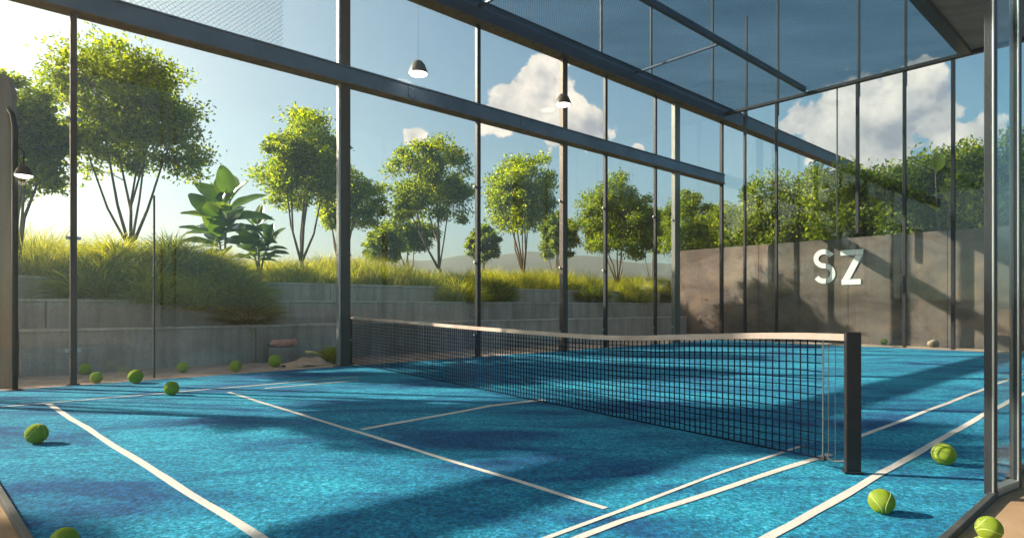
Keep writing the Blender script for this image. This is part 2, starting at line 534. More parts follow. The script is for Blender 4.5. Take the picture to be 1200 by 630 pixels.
def make_world():
    w = bpy.data.worlds.new('World')
    S.world = w
    w.use_nodes = True
    nt = w.node_tree
    nt.nodes.clear()
    out = nt.nodes.new('ShaderNodeOutputWorld')
    bg = nt.nodes.new('ShaderNodeBackground')
    K = 0.052
    bg.inputs[1].default_value = K
    sky = nt.nodes.new('ShaderNodeTexSky')
    sky.sky_type = 'NISHITA'
    sky.sun_disc = False
    sky.sun_elevation = SUN_EL
    sky.sun_rotation = math.atan2(SUN_H.x, SUN_H.y)
    sky.air_density = 1.0
    sky.dust_density = 0.6
    sky.ozone_density = 1.6
    tc = nt.nodes.new('ShaderNodeTexCoord')
    dirv = tc.outputs['Generated']
    nrm = nt.nodes.new('ShaderNodeVectorMath'); nrm.operation = 'NORMALIZE'
    nt.links.new(dirv, nrm.inputs[0])
    dv = nrm.outputs[0]
    # deeper teal blue away from the sun
    col = mix(nt, 1.0, sky.outputs[0], (0.72, 1.02, 0.96), 'MULTIPLY')
    # warm aureole round the sun
    dot = nt.nodes.new('ShaderNodeVectorMath'); dot.operation = 'DOT_PRODUCT'
    nt.links.new(dv, dot.inputs[0]); dot.inputs[1].default_value = SUN_DIR
    au = math_n(nt, 'POWER', math_n(nt, 'MAXIMUM', dot.outputs['Value'], 0.0), 6.0)
    n_au = nt.nodes.new('ShaderNodeVectorMath'); n_au.operation = 'SCALE'
    n_au.inputs[0].default_value = (9.8, 7.3, 3.7)
    nt.links.new(au, n_au.inputs['Scale'])
    col = mix(nt, 1.0, col, n_au.outputs[0], 'ADD')
    # cumulus: lobes at fixed directions of the sky, eaten into by noise
    n_big = noise(nt, dv, 9.0, 9, 0.62, 0.2)
    n_med = noise(nt, dv, 26.0, 7, 0.6)
    lobes = [(602, 120, 30), (632, 88, 22), (640, 118, 30), (580, 140, 20), (660, 140, 26), (655, 75, 12), (690, 150, 22),
             (975, 150, 45), (945, 142, 30), (1010, 125, 42), (1035, 160, 44), (1075, 132, 38), (1095, 150, 30), (1000, 185, 45), (925, 150, 18), (1060, 105, 22),
             (1150, 155, 24), (486, 158, 12), (746, 180, 9)]
    acc = None
    for (x, y, r) in lobes:
        c = direction(x, y)
        ang = r / F * 1.0 / (1 + ((x - CX) / F) ** 2 + ((HY - y) / F) ** 2) ** 0.5
        dn = nt.nodes.new('ShaderNodeVectorMath'); dn.operation = 'DISTANCE'
        nt.links.new(dv, dn.inputs[0]); dn.inputs[1].default_value = c
        mr = nt.nodes.new('ShaderNodeMapRange'); mr.clamp = True
        mr.inputs['From Min'].default_value = ang * 2.3
        mr.inputs['From Max'].default_value = 0.0
        mr.inputs['To Min'].default_value = 0.0
        mr.inputs['To Max'].default_value = 1.0
        nt.links.new(dn.outputs['Value'], mr.inputs['Value'])
        acc = mr.outputs[0] if acc is None else math_n(nt, 'MAXIMUM', acc, mr.outputs[0])
    dens = math_n(nt, 'ADD', acc, math_n(nt, 'MULTIPLY', math_n(nt, 'SUBTRACT', n_big, 0.5), 1.7))
    dens = math_n(nt, 'ADD', dens, math_n(nt, 'MULTIPLY', math_n(nt, 'SUBTRACT', n_med, 0.5), 0.9))
    dens = math_n(nt, 'MULTIPLY', dens, ramp(nt, acc, [(0.0, 0.0), (0.12, 1.0)]))
    alpha = ramp(nt, dens, [(0.49, 0.0), (0.60, 0.96)], 'EASE')
    # lit from the sun's side: density falls off towards the sun on bright flanks
    off = nt.nodes.new('ShaderNodeVectorMath'); off.operation = 'ADD'
    nt.links.new(dv, off.inputs[0]); off.inputs[1].default_value = Vector((-0.030, 0.0, 0.034))
    b1 = noise(nt, off.outputs[0], 9.0, 9, 0.62, 0.2)
    b2 = noise(nt, off.outputs[0], 26.0, 7, 0.6)
    lit = math_n(nt, 'ADD', math_n(nt, 'MULTIPLY', math_n(nt, 'SUBTRACT', n_big, b1), 2.6), math_n(nt, 'MULTIPLY', math_n(nt, 'SUBTRACT', n_med, b2), 1.3))
    rim = math_n(nt, 'MULTIPLY', math_n(nt, 'SUBTRACT', 0.95, dens), 0.55)
    core = ramp(nt, math_n(nt, 'ADD', math_n(nt, 'ADD', lit, rim), 0.42), [(0.05, 0.0), (0.45, 0.45), (0.95, 1.0)])
    ccol = mix(nt, core, (2.9, 2.9, 3.3), (9.0, 8.0, 6.8))
    col = mix(nt, alpha, col, ccol)
    nt.links.new(col, bg.inputs[0])
    nt.links.new(bg.outputs[0], out.inputs[0])
make_world()

# ------------------------------------------------------------------ ground, court, terraces
def structure(o, label, cat):
    return tag(o, label, cat, kind='structure')

bm = bmesh.new()
poly_sheet(bm, [(-1500, -1500), (1500, -1500), (1500, 3000), (-1500, 3000)], -0.012)
structure(bm_obj('ground', bm, M['ground']), 'packed tan sandy ground around the court', 'ground')

# court outline: left edge on v = SV, far edge near the end glass, right edge and near edge as seen in the photo
p_r0, p_r1 = G(1105, 630), G(1160, 580)
p_n0, p_n1 = G(0, 570), G(37, 630)
def isect(a, b, c, d):
    a, b, c, d = [Vector((q.x, q.y)) for q in (a, b, c, d)]
    r, s_ = b - a, d - c
    t = (c - a).cross(s_) / r.cross(s_)
    q = a + r * t
    return Vector((q.x, q.y, 0))
wl0, wl1 = P(0, SV - 0.12), P(10, SV - 0.12)
fe0, fe1 = P(SE - 0.62, 0), P(SE - 0.62, 10)
cA = isect(p_n0, p_n1, wl0, wl1)
cB = isect(wl0, wl1, fe0, fe1)
cC = isect(fe0, fe1, p_r0, p_r1)
cD = isect(p_r0, p_r1, p_n0, p_n1)
court_pts = [cA, cD, cC, cB]
bm = bmesh.new()
vs = [bm.verts.new((p.x, p.y, 0.0)) for p in court_pts]
f = bm.faces.new(vs)
bmesh.ops.recalc_face_normals(bm, faces=[f])
if f.normal.z < 0: f.normal_flip()
ex = bmesh.ops.extrude_face_region(bm, geom=[f])
for v_ in [g for g in ex['geom'] if isinstance(g, bmesh.types.BMVert)]:
    v_.co.z += 0.012
bmesh.ops.recalc_face_normals(bm, faces=bm.faces[:])
court = structure(bm_obj('court', bm, M['turf']), 'blue sanded artificial turf court surface', 'court')
CZ = 0.012

bm = bmesh.new()
for a, b in ((cA, cD), (cD, cC)):
    n = (b - a).normalized()
    side = Vector((n.y, -n.x, 0)) * 0.022
    bar(bm, a + side + Vector((0, 0, 0.008)), b + side + Vector((0, 0, 0.008)), 0.035, 0.05, 0.004)
structure(bm_obj('kerb', bm, M['curb']), 'thin dark edging strip along the near edges of the turf', 'kerb')

bm = bmesh.new()
poly_sheet(bm, [P(-30, SV - 0.1), P(SW - 0.02, SV - 0.1), P(SW - 0.02, 13.35), P(-30, 13.35)], -0.004)
structure(bm_obj('path', bm, M['strip']), 'pale pinkish path between glass wall and terraces', 'path')
bm = bmesh.new()
poly_sheet(bm, [P(SE - 0.60, -6), P(SW - 0.02, -6), P(SW - 0.02, SV - 0.12), P(SE - 0.60, SV - 0.12)], -0.004)
structure(bm_obj('path', bm, M['ground']), 'sandy strip at the foot of the concrete boundary wall', 'path')

# painted lines as thin sheets on the turf, each from the points where it runs
def ribbon(px_pts, widths, z):
    bm = bmesh.new()
    pts = [G(x, y) for x, y in px_pts]
    prev = None
    n = len(pts)
    dense, dw = [], []
    for i in range(n - 1):
        L = (pts[i + 1] - pts[i]).length
        k = max(2, int(L / 0.25))
        for j in range(k):
            t = j / k
            dense.append(pts[i].lerp(pts[i + 1], t)); dw.append(widths[i] * (1 - t) + widths[i + 1] * t)
    dense.append(pts[-1]); dw.append(widths[-1])
    for i, p in enumerate(dense):
        t = (dense[min(i + 1, len(dense) - 1)] - dense[max(i - 1, 0)]).normalized()
        nn = Vector((-t.y, t.x, 0))
        wob = nn * (0.004 * math.sin(i * 0.9) + random.uniform(-0.003, 0.003))
        w = dw[i] * random.uniform(0.93, 1.06) / 2
        a = bm.verts.new((p.x + nn.x * w + wob.x, p.y + nn.y * w + wob.y, z))
        b = bm.verts.new((p.x - nn.x * w + wob.x, p.y - nn.y * w + wob.y, z))
        if prev:
            fc = bm.faces.new((prev[0], prev[1], b, a))
            if fc.normal.z < 0: fc.normal_flip()
        prev = (a, b)
    for fc in bm.faces:
        fc.normal_update()
        if fc.normal.z < 0: fc.normal_flip()
    return bm
LINES = [([(56, 474), (300, 630), (420, 707)], (0.062, 0.058, 0.058)),
         ([(268, 460.5), (710, 598)], (0.055, 0.045)),
         ([(424, 504.5), (520, 487), (575, 476.5), (637, 469.5)], (0.075, 0.075, 0.085, 0.12)),
         ([(0, 478), (420, 442)], (0.05, 0.05)),
         ([(310, 456), (420, 446.5)], (0.05, 0.05)),
         ([(600, 664), (730, 613), (972, 533.5)], (0.05, 0.05, 0.06)),
         ([(560, 664), (655, 628), (830, 561), (940, 523.5)], (0.035, 0.035, 0.035, 0.035)),
         ([(820, 680), (906, 630), (1155, 486), (1290, 414)], (0.06, 0.06, 0.06, 0.06)),
         ([(1000, 516), (1155, 456), (1300, 398)], (0.05, 0.055, 0.055))]
for i, (pp, ww) in enumerate(LINES):
    bm = ribbon([(x, y) for x, y in pp], ww, CZ + 0.004)
    o = bm_obj('line', bm, M['line'], court)

# terraces: three stepped retaining walls
T1V, T2V, T3V = 13.3, 13.92, 14.55
T1Z, T2Z, T3Z = 0.80, 1.33, 1.77
S0, S1 = -9.0, 21.45
def retaining(name_label, v, v_back, z0, z1, joints, sa=S0, sb=S1, cop=0.05):
    t = thing('retaining_wall', P((sa + sb) / 2, v, z0), name_label, 'retaining wall')
    bm = bmesh.new()
    edges = [sa] + joints + [sb]
    for a, b in zip(edges[:-1], edges[1:]):
        svbox(bm, a + 0.006, b - 0.006, v, v_back, z0 - 0.3, z1 - cop, 0.012)
    bm_obj('wall', bm, M['concrete'], t)
    bm = bmesh.new()
    edges = [sa] + [j + 0.0 for j in joints] + [sb]
    for a, b in zip(edges[:-1], edges[1:]):
        svbox(bm, a + 0.003, b - 0.003, v - 0.025, v_back, z1 - cop + 0.002, z1, 0.008)
    bm_obj('coping', bm, M['coping'], t)
    return t
j1 = [on_v(x, T1V)[0] for x in (22, 181, 300)] + [9.6, 12.2, 15.0, 18.0]
retaining('lowest grey concrete terrace wall, standing on the pale path', T1V, T2V - 0.002, 0.0, T1Z, j1)
retaining('middle grey concrete terrace wall, one step above the path', T2V, T3V - 0.002, T1Z, T2Z, [-2.0, 1.2, 4.5, 8.0, 11.0, 14.2, 17.5])
retaining('top grey concrete terrace wall holding back the tall grass', T3V, T3V + 0.35, T2Z, T3Z, [-3.0, 0.4, 3.6, 7.0, 10.2, 13.5, 16.8])
# plateau behind the terraces, gently undulating near and flat to the horizon
bm = bmesh.new()
grid = []
ss = [-900, -200, -60, -25] + [S0 + i * 1.5 for i in range(26)] + [32, 40, 60, 200, 900]
vv = [T3V + 0.3, 15.5, 16.5, 17.5, 18.5, 20, 23, 30, 60, 200, 1500]
for s_ in ss:
    row = []
    for v_ in vv:
        z = T3Z - 0.08 + 0.28 * min(1, max(0, (v_ - 15) / 3)) + 0.08 * math.sin(s_ * 0.9) * (1 if 15 < v_ < 60 else 0)
        row.append(bm.verts.new(P(s_, v_, z)))
    grid.append(row)
for i in range(len(ss) - 1):
    for j in range(len(vv) - 1):
        bm.faces.new((grid[i][j], grid[i + 1][j], grid[i + 1][j + 1], grid[i][j + 1]))
structure(bm_obj('terrain', bm, M['soil'], None, True), 'raised planted terrain behind the terrace walls', 'terrain')
def terrain_z(s_, v_):
    return T3Z - 0.08 + 0.28 * min(1, max(0, (v_ - 15) / 3)) + 0.08 * math.sin(s_ * 0.9) * (1 if 15 < v_ < 60 else 0)

# far hills
def hill_range(y, pts, seed):
    rr = random.Random(seed)
    bm = bmesh.new()
    rows = []
    xs = [p[0] for p in pts]; hs = [p[1] for p in pts]
    n = 120
    for i in range(n + 1):
        x = xs[0] + (xs[-1] - xs[0]) * i / n
        h = np.interp(x, xs, hs) + 1.6 * math.sin(x * 0.05 + seed) + 0.8 * math.sin(x * 0.17) + rr.uniform(-0.5, 0.5)
        rows.append([bm.verts.new((x, y - 120, 0)), bm.verts.new((x, y - 50, h * 0.6)), bm.verts.new((x, y, h)), bm.verts.new((x, y + 150, 0))])
    for i in range(n):
        for j in range(3):
            bm.faces.new((rows[i][j], rows[i + 1][j], rows[i + 1][j + 1], rows[i][j + 1]))
    return bm
structure(bm_obj('hills', hill_range(330, [(-600, 8), (-300, 14), (-180, 20), (-90, 27), (-20, 29), (50, 28), (110, 23), (200, 19), (400, 16), (600, 10)], 1), M['hill'], None, True), 'distant hazy hills beyond the trees', 'hills')

# ------------------------------------------------------------------ boundary wall with letters
bw = thing('boundary_wall', P(SW, 5, 0), 'tall brownish concrete boundary wall behind the end glass, carrying two white letters', 'wall')
bm = bmesh.new()
ed = [-5.0, -1.6, 1.7, 4.7, 7.4, 10.4, 13.7]
for a, b in zip(ed[:-1], ed[1:]):
    svbox(bm, SW, SW + 0.3, a + 0.004, b - 0.004, -0.2, 3.42, 0.012)
bm_obj('wall', bm, M['boundary'], bw)

sign = thing('wall_sign', P(SW, on_s(984, SW)[0], 2.1), 'two big off white letters S and Z fixed on the brown concrete wall', 'sign')
def on_wall(px, py):
    v_, d = on_s(px, SW)
    return v_, H + (HY - py) * d / F
def extrude_outline(bm, loops, depth):
    """loops: strips of (v,z) pairs; front skin at SW-depth, back at SW-0.002"""
    for strip in loops:
        fr = [(bm.verts.new(P(SW - depth, a[0], a[1])), bm.verts.new(P(SW - depth, b[0], b[1]))) for a, b in strip]
        bk = [(bm.verts.new(P(SW - 0.002, a[0], a[1])), bm.verts.new(P(SW - 0.002, b[0], b[1]))) for a, b in strip]
        for i in range(len(strip) - 1):
            bm.faces.new((fr[i][0], fr[i][1], fr[i + 1][1], fr[i + 1][0]))
            bm.faces.new((bk[i][0], bk[i + 1][0], bk[i + 1][1], bk[i][1]))
            bm.faces.new((fr[i][0], fr[i + 1][0], bk[i + 1][0], bk[i][0]))
            bm.faces.new((fr[i][1], bk[i][1], bk[i + 1][1], fr[i + 1][1]))
        for e in (0, -1):
            bm.faces.new((fr[e][0], fr[e][1], bk[e][1], bk[e][0]))
    bmesh.ops.recalc_face_normals(bm, faces=bm.faces[:])
# S: centre line drawn on the wall, swept with an even stroke
def px_strip(center, hw):
    pts = [Vector(p) for p in center]
    st = []
    for i, p in enumerate(pts):
        t = (pts[min(i + 1, len(pts) - 1)] - pts[max(i - 1, 0)]).normalized()
        n = Vector((-t.y, t.x))
        h = hw[i] if hasattr(hw, '__len__') else hw
        st.append((on_wall(*(p + n * h)), on_wall(*(p - n * h))))
    return st
sc_ = []
for a in range(-25, -271, -15):      # upper bowl, from upper right round to the middle
    sc_.append((966.0 + 9.3 * math.cos(R(a)), 303.2 + 8.2 * math.sin(R(a))))
for a in range(-75, 161, 15):
    sc_.append((966.2 + 10.2 * math.cos(R(a)), 320.4 + 9.0 * math.sin(R(a))))
bm = bmesh.new(); extrude_outline(bm, [px_strip(sc_, 2.9)], 0.035)
lo = bm_obj('letter', bm, M['sign'], sign)
bm = bmesh.new()
extrude_outline(bm, [[(on_wall(985, 293.5), on_wall(985.5, 299.6)), (on_wall(1012.0, 291.6), on_wall(1011.5, 297.9))]], 0.035)
extrude_outline(bm, [[(on_wall(1003.0, 299.0), on_wall(1011.3, 298.4)), (on_wall(987.8, 327.0), on_wall(996.4, 326.7))]], 0.035)
extrude_outline(bm, [[(on_wall(986.5, 327.3), on_wall(986.6, 333.6)), (on_wall(1009.3, 326.6), on_wall(1009.0, 333.0))]], 0.035)
bm_obj('letter', bm, M['sign'], sign)

# ------------------------------------------------------------------ long glass wall
def post_bm(s_, v_, ws, wv, z0, z1, bev=0.008):
    bm = bmesh.new()
    svbox(bm, s_ - ws / 2, s_ + ws / 2, v_ - wv / 2, v_ + wv / 2, z0, z1, bev)
    return bm
lw = thing('glass_wall', P(10, SV, 0), 'long glass wall with bronze posts and two blue grey beams in front of the terraces', 'glass wall')
B1Z, B1H, B2Z, B2H = 5.60, 0.36, 7.86, 0.50
SL0, SL1 = -8.0, SE + 0.05
posts = []           # (s, width, mat)
for px, w, mk in ((-190, 0.12, 'post'), (86, 0.085, 'post'), (403.5, 0.20, 'post'), (560, 0.105, 'post_dark'), (660, 0.16, 'post'), (709.5, 0.10, 'post_dark'),
                  (768, 0.09, 'post_dark'), (792, 0.30, 'post_pale')):
    posts.append((on_v(px, SV)[0], w, mk))
posts.append((SE, 0.12, 'post_dark'))
for s_, w, mk in posts:
    bm_obj('post', post_bm(s_, SV, w, min(w * 0.9, 0.14), -0.02, B2Z - 0.002), M[mk], lw)
    bm = bmesh.new()
    svbox(bm, s_ - w * 0.9, s_ + w * 0.9, SV - 0.10, SV + 0.12, -0.01, 0.014, 0.003)
    for q in (-1, 1):
        lathe(bm, P(s_ + q * w * 0.72, SV - 0.06, 0.014), [(0.012, 0), (0.012, 0.014), (0.006, 0.018)], 6, False, True)
    bm_obj('base_plate', bm, M[mk], lw)
for px, zt_m in ((709.5, 11.5), (768, 12.8), (840, 12.4)):
    s_ = on_v(px, SV)[0]
    bm = bmesh.new(); svbox(bm, s_ - 0.035, s_ + 0.035, SV + 0.13, SV + 0.19, B2Z + 0.10, zt_m, 0.004)
    bm_obj('mast', bm, M['post_dark'], lw)
# silver edge strips on the near thick post
s4 = posts[2][0]
bm = bmesh.new()
svbox(bm, s4 - 0.145, s4 - 0.103, SV - 0.05, SV + 0.05, 0.02, B2Z - 0.01, 0.004)
bm_obj('edge_strip', bm, M['silver'], lw)
s6 = posts[4][0]
bm = bmesh.new()
svbox(bm, s6 + 0.083, s6 + 0.125, SV - 0.05, SV + 0.05, 0.02, B2Z - 0.01, 0.004)
bm_obj('edge_strip', bm, M['post_dark'], lw)
# beams run on past the corner towards the next court
def ibeam(bm, v0, v1, z0, z1, sa, sb, web_in):
    svbox(bm, sa, sb, v0 + web_in, v1 - web_in, z0 + 0.03, z1 - 0.03)
    svbox(bm, sa, sb, v0, v1, z1 - 0.028, z1, 0.004)
for (z, h, sb, mk) in ((B1Z, B1H, SE + 0.02, 'beam'), (B2Z, B2H, 34.0, 'beam_dark')):
    bm = bmesh.new()
    va = SV - 0.14 if mk == 'beam' else SV - 0.22
    vb = SV + 0.12
    ibeam(bm, va, vb, z, z + h, SL0, sb, 0.035)
    b_ = bm_obj('beam', bm, M[mk], lw)
    bm = bmesh.new()
    svbox(bm, SL0, sb, va - 0.01, vb, z - 0.002, z + 0.026, 0.004)
    bm_obj('flange', bm, M['rust'], b_)
# steel post carrying the run-on beam behind the hedge
bm_obj('post', post_bm(33.6, SV, 0.18, 0.18, -0.02, B2Z - 0.003), M['post'], lw)
# bolted splice plates on the beams
for px in (250, 480, 610, 735):
    s_ = on_v(px, SV)[0]
    bm = bmesh.new()
    svbox(bm, s_ - 0.10, s_ + 0.10, SV - 0.118, SV - 0.104, B1Z + 0.06, B1Z + B1H - 0.06, 0.003)
    for a in (-0.06, 0.06):
        for c in (0.11, 0.25):
            box(bm, P(s_ + a, SV - 0.124, B1Z + c), (0.022, 0.014, 0.022), ROTU, 0.003)
    bm_obj('splice_plate', bm, M['beam'], lw)
# panes
ps = sorted([SL0] + [p[0] for p in posts])
pw = {p[0]: p[1] for p in posts}
for a, b in zip(ps[:-1], ps[1:]):
    wa, wb = pw.get(a, 0.1) / 2, pw.get(b, 0.1) / 2
    if b - a - wa - wb < 0.1: continue
    for z0, z1 in ((0.03, B1Z - 0.01), (B1Z + B1H + 0.01, B2Z - 0.01)):
        bm = bmesh.new()
        svbox(bm, a + wa + 0.004, b - wb - 0.004, SV + 0.016, SV + 0.028, z0, z1)
        bm_obj('glass_pane', bm, M['glass'], lw)
# slim joint in the wide bay
sj = on_v(181, SV)[0]
bm = bmesh.new(); svbox(bm, sj - 0.014, sj + 0.014, SV + 0.008, SV + 0.036, 0.03, 3.0, 0.002)
bm_obj('joint_strip', bm, M['post'], lw)
# clamps holding the panes
for s_, w, mk in posts[1:-1]:
    for z in (0.5, 2.2, 4.0):
        for q in (-1, 1):
            bm = bmesh.new()
            svbox(bm, s_ + q * (w / 2 + 0.002), s_ + q * (w / 2 + 0.055), SV + 0.004, SV + 0.040, z, z + 0.05, 0.004)
            bm_obj('clamp', bm, M['silver'], lw)
# wire mesh filling the upper band of the near bay
bm = bmesh.new()
sa, sb = on_v(95, SV)[0], on_v(330, SV)[0]
za, zb = B1Z + B1H + 0.02, B2Z - 0.02
hh = zb - za
st = 0.085
k = sa - hh
while k < sb:
    for sgn in (1, -1):
        # diagonal from (k, za) to (k+hh, zb), cut to the panel
        x0, x1 = k, k + hh
        t0 = max(0, (sa - x0) / hh); t1 = min(1, (sb - x0) / hh)
        if t1 - t0 > 0.02:
            z_0 = za + hh * t0 if sgn > 0 else zb - hh * t0
            z_1 = za + hh * t1 if sgn > 0 else zb - hh * t1
            off = 0.05 + (0.005 if sgn > 0 else 0.0)
            bar(bm, P(x0 + hh * t0, SV - off, z_0), P(x0 + hh * t1, SV - off, z_1), 0.0045, 0.0045)
    k += st
bm_obj('wire_mesh', bm, M['silver'], lw)

# ------------------------------------------------------------------ end glass wall
ew = thing('glass_wall', P(SE, 5, 0), 'end glass wall with thin dark mullions in front of the concrete boundary wall', 'glass wall')
mull = [on_s(px, SE)[0] for px in (873, 910, 1005, 1060, 1117)]
mw = [0.075, 0.075, 0.085, 0.08, 0.09]
mv = mull + [mull[-1] - 1.9, 0.7]
mw = mw + [0.09, 0.12]
ZE = ZC - 0.10
for i, (v_, w) in enumerate(zip(mv, mw)):
    # the one behind the letters starts above the boundary wall; below it the panes butt together
    bm = bmesh.new(); svbox(bm, SE - 0.05, SE + 0.05, v_ - w / 2, v_ + w / 2, 3.45 if i == 2 else -0.02, ZE, 0.005)
    bm_obj('mullion', bm, M['post_dark'], ew)
    if i < 4:
        # thin mast carried on above the roof, seen through the netting
        bm = bmesh.new(); svbox(bm, SE + 0.075, SE + 0.135, v_ - 0.035, v_ + 0.035, ZE - 0.4, (11.4, 12.6, 12.6, 12.0)[i], 0.004)
        svbox(bm, SE + 0.045, SE + 0.078, v_ - 0.03, v_ + 0.03, ZE - 0.36, ZE - 0.16)
        bm_obj('mast', bm, M['post_dark'], ew)
vj = on_s(981, SE)[0]
bm = bmesh.new(); svbox(bm, SE - 0.02, SE + 0.02, vj - 0.02, vj + 0.02, 3.4, ZE, 0.003)
bm_obj('joint_strip', bm, M['post_pale'], ew)
bm = bmesh.new(); svbox(bm, SE - 0.09, SE + 0.07, 0.6, SV - 0.14, ZE + 0.002, ZE + 0.10, 0.006)
bm_obj('head_rail', bm, M['post_dark'], ew)
bm = bmesh.new(); svbox(bm, SE - 0.03, SE + 0.03, 0.6, SV - 0.14, 0.0, 0.030, 0.004)
bm_obj('sill_rail', bm, M['silver'], ew)
ed = [SV - 0.08] + mv
ww = [0.0] + mw
for i in range(len(ed) - 1):
    bm = bmesh.new()
    svbox(bm, SE - 0.006, SE + 0.006, ed[i + 1] + ww[i + 1] / 2 + 0.003, ed[i] - ww[i] / 2 - 0.003, 0.04, ZE - 0.003)
    bm_obj('glass_pane', bm, M['glass_end'], ew)

# ------------------------------------------------------------------ roof over the court
roof = thing('canopy_roof', P(8, 6, ZC), 'flat canopy roof of blue netting between dark beams with a grey soffit', 'roof')
V1, V2 = 8.33, 4.05
RS0 = -4.0
def roof_sheet(v0, v1, mk, z, th, name):
    bm = bmesh.new(); svbox(bm, RS0, SE + 0.06, v0, v1, z, z + th)
    return bm_obj(name, bm, M[mk], roof)
roof_sheet(V1 + 0.06, SV - 0.225, 'roofnet', ZC + 0.05, 0.012, 'netting')
roof_sheet(V2 + 0.14, V1 - 0.06, 'roofnet', ZC + 0.05, 0.012, 'netting')
roof_sheet(0.4, V2 - 0.14, 'soffit', ZC + 0.01, 0.08, 'soffit')
for v_, w, h in ((V1, 0.11, 0.16), (V2, 0.27, 0.26)):
    bm = bmesh.new(); svbox(bm, RS0, SE - 0.10, v_ - w / 2, v_ + w / 2, ZC - h + 0.16, ZC + 0.16, 0.012)
    bm_obj('roof_beam', bm, M['beam_dark'], roof)
# thin cross purlins
for px, py in ((656, 30), ):
    pass
for s_ in (9.0, 15.0):
    bm = bmesh.new(); svbox(bm, s_ - 0.03, s_ + 0.03, V1 + 0.06, SV - 0.23, ZC - 0.02, ZC + 0.04, 0.004)
    bm_obj('purlin', bm, M['beam_dark'], roof)
# right-hand columns carrying the roof edge
for s_ in (13.0, SE - 0.2):
    bm = bmesh.new(); svbox(bm, s_ - 0.08, s_ + 0.08, 0.42, 0.58, -0.02, ZC + 0.008, 0.008)
    bm_obj('column', bm, M['post_dark'], roof)

# ------------------------------------------------------------------ near glass fin at the entrance
fa, fb = G(1161, 581), G(1190, 569)
dirf = (fb - fa).normalized()
angf = math.atan2(dirf.y, dirf.x)
fin = thing('glass_screen', fa, 'narrow glass screen between two black posts at the near court corner', 'glass screen')
for p, w in ((fa, 0.042), (fb, 0.034)):
    bm = bmesh.new(); box(bm, p + Vector((0, 0, (ZC - 0.01) / 2)), (w, 0.06, ZC + 0.0), angf, 0.006)
    bm_obj('post', bm, M['post_dark'], fin)
for p, o_ in ((fa, -0.026), (fb, -0.022)):
    bm = bmesh.new(); box(bm, p + dirf * o_ + Vector((dirf.y, -dirf.x, 0)) * 0.022 + Vector((0, 0, 3.9)), (0.012, 0.010, 7.9), angf, 0.002)
    bm_obj('edge_strip', bm, M['silver'], fin)
bm = bmesh.new()
box(bm, (fa + fb) / 2 + Vector((0, 0, 0.05 + 4.0)), ((fb - fa).length - 0.05, 0.012, 8.0), angf)
bm_obj('glass_pane', bm, M['glass_near'], fin)
bm = bmesh.new(); box(bm, (fa + fb) / 2 + Vector((0, 0, 0.022)), ((fb - fa).length - 0.045, 0.05, 0.05), angf, 0.004)
bm_obj('bottom_rail', bm, M['silver'], fin)

# ------------------------------------------------------------------ net
na, nb = G(411, 427), G(999, 556)
net = thing('court_net', (na + nb) / 2, 'black court net with white top band on two dark posts', 'net')
nd = nb - na
NL = nd.length
nu = nd.normalized()
angn = math.atan2(nu.y, nu.x)
def nz_top(t):
    # sagging band: taken from the photograph's band edge
    px = [410, 480, 560, 640, 700, 740, 800, 880, 1000]
    py = [370.5, 376, 382.5, 388.5, 392.5, 393.5, 391.5, 389.5, 389.5]
    p = na + nd * t
    x = CX + F * p.x / p.y
    return H + (HY - np.interp(x, px, py)) * p.y / F
tops = []
ts = np.linspace(0.003, 0.979, 170)
zt = np.array([nz_top(t) for t in ts])
ker = np.ones(15) / 15
zs = np.convolve(np.pad(zt, 7, mode='edge'), ker, mode='valid')
def top_at(t): return float(np.interp(t, ts, zs))
BW = 0.048
# strands
bm = bmesh.new()
TH = 0.0075
rr = random.Random(5)
def zbot(t): return 0.045 + 0.03 * t
for t in ts:
    p = na + nd * t
    jit = nu * rr.uniform(-0.006, 0.006)
    bar(bm, p + jit + Vector((0, 0, zbot(t))), p - jit + Vector((0, 0, top_at(t) - BW + 0.01)), TH, TH)
NH = 15
seg = np.linspace(0.003, 0.979, 44)
for j in range(NH):
    fz = j / NH
    pts = []
    for t in seg:
        z = zbot(t) + (top_at(t) - BW - zbot(t)) * fz + rr.uniform(-0.004, 0.004)
        pts.append(na + nd * t + Vector((0, 0, z)))
    tube(bm, pts, 0.0042 if j else 0.007, 4)
bm_obj('netting', bm, M['netcord'], net)
bm = bmesh.new()
prev = None
tt = np.linspace(0.001, 0.996, 80)
w_ = Vector((-nu.y, nu.x, 0)) * 0.016
for t in tt:
    p = na + nd * t
    z = top_at(t)
    ring = [bm.verts.new(p + w_ + Vector((0, 0, z - BW))), bm.verts.new(p + w_ * 0.9 + Vector((0, 0, z - 0.006))), bm.verts.new(p + Vector((0, 0, z))),
            bm.verts.new(p - w_ * 0.9 + Vector((0, 0, z - 0.006))), bm.verts.new(p - w_ + Vector((0, 0, z - BW)))]
    if prev:
        for k in range(4):
            bm.faces.new((prev[k], ring[k], ring[k + 1], prev[k + 1]))
        bm.faces.new((prev[4], ring[4], ring[0], prev[0]))
    prev = ring
bmesh.ops.recalc_face_normals(bm, faces=bm.faces[:])
bm_obj('top_band', bm, M['tape'], net, False)
# pale selvedge strip near the post
p = na + nd * 0.979
bm = bmesh.new()
box(bm, p + Vector((0, 0, 0.08 + (top_at(0.97) - BW - 0.08) / 2)), (0.010, 0.008, top_at(0.97) - BW - 0.085), angn, 0.003)
bm_obj('side_band', bm, M['post_pale'], net)
for q in (0.983, 0.988):
    pq = na + nd * q
    bm = bmesh.new()
    bar(bm, pq + Vector((0, 0, 0.085)), pq + Vector((0, 0, top_at(0.97) - BW)), 0.004, 0.004)
    bm_obj('lacing', bm, M['post_pale'], net)
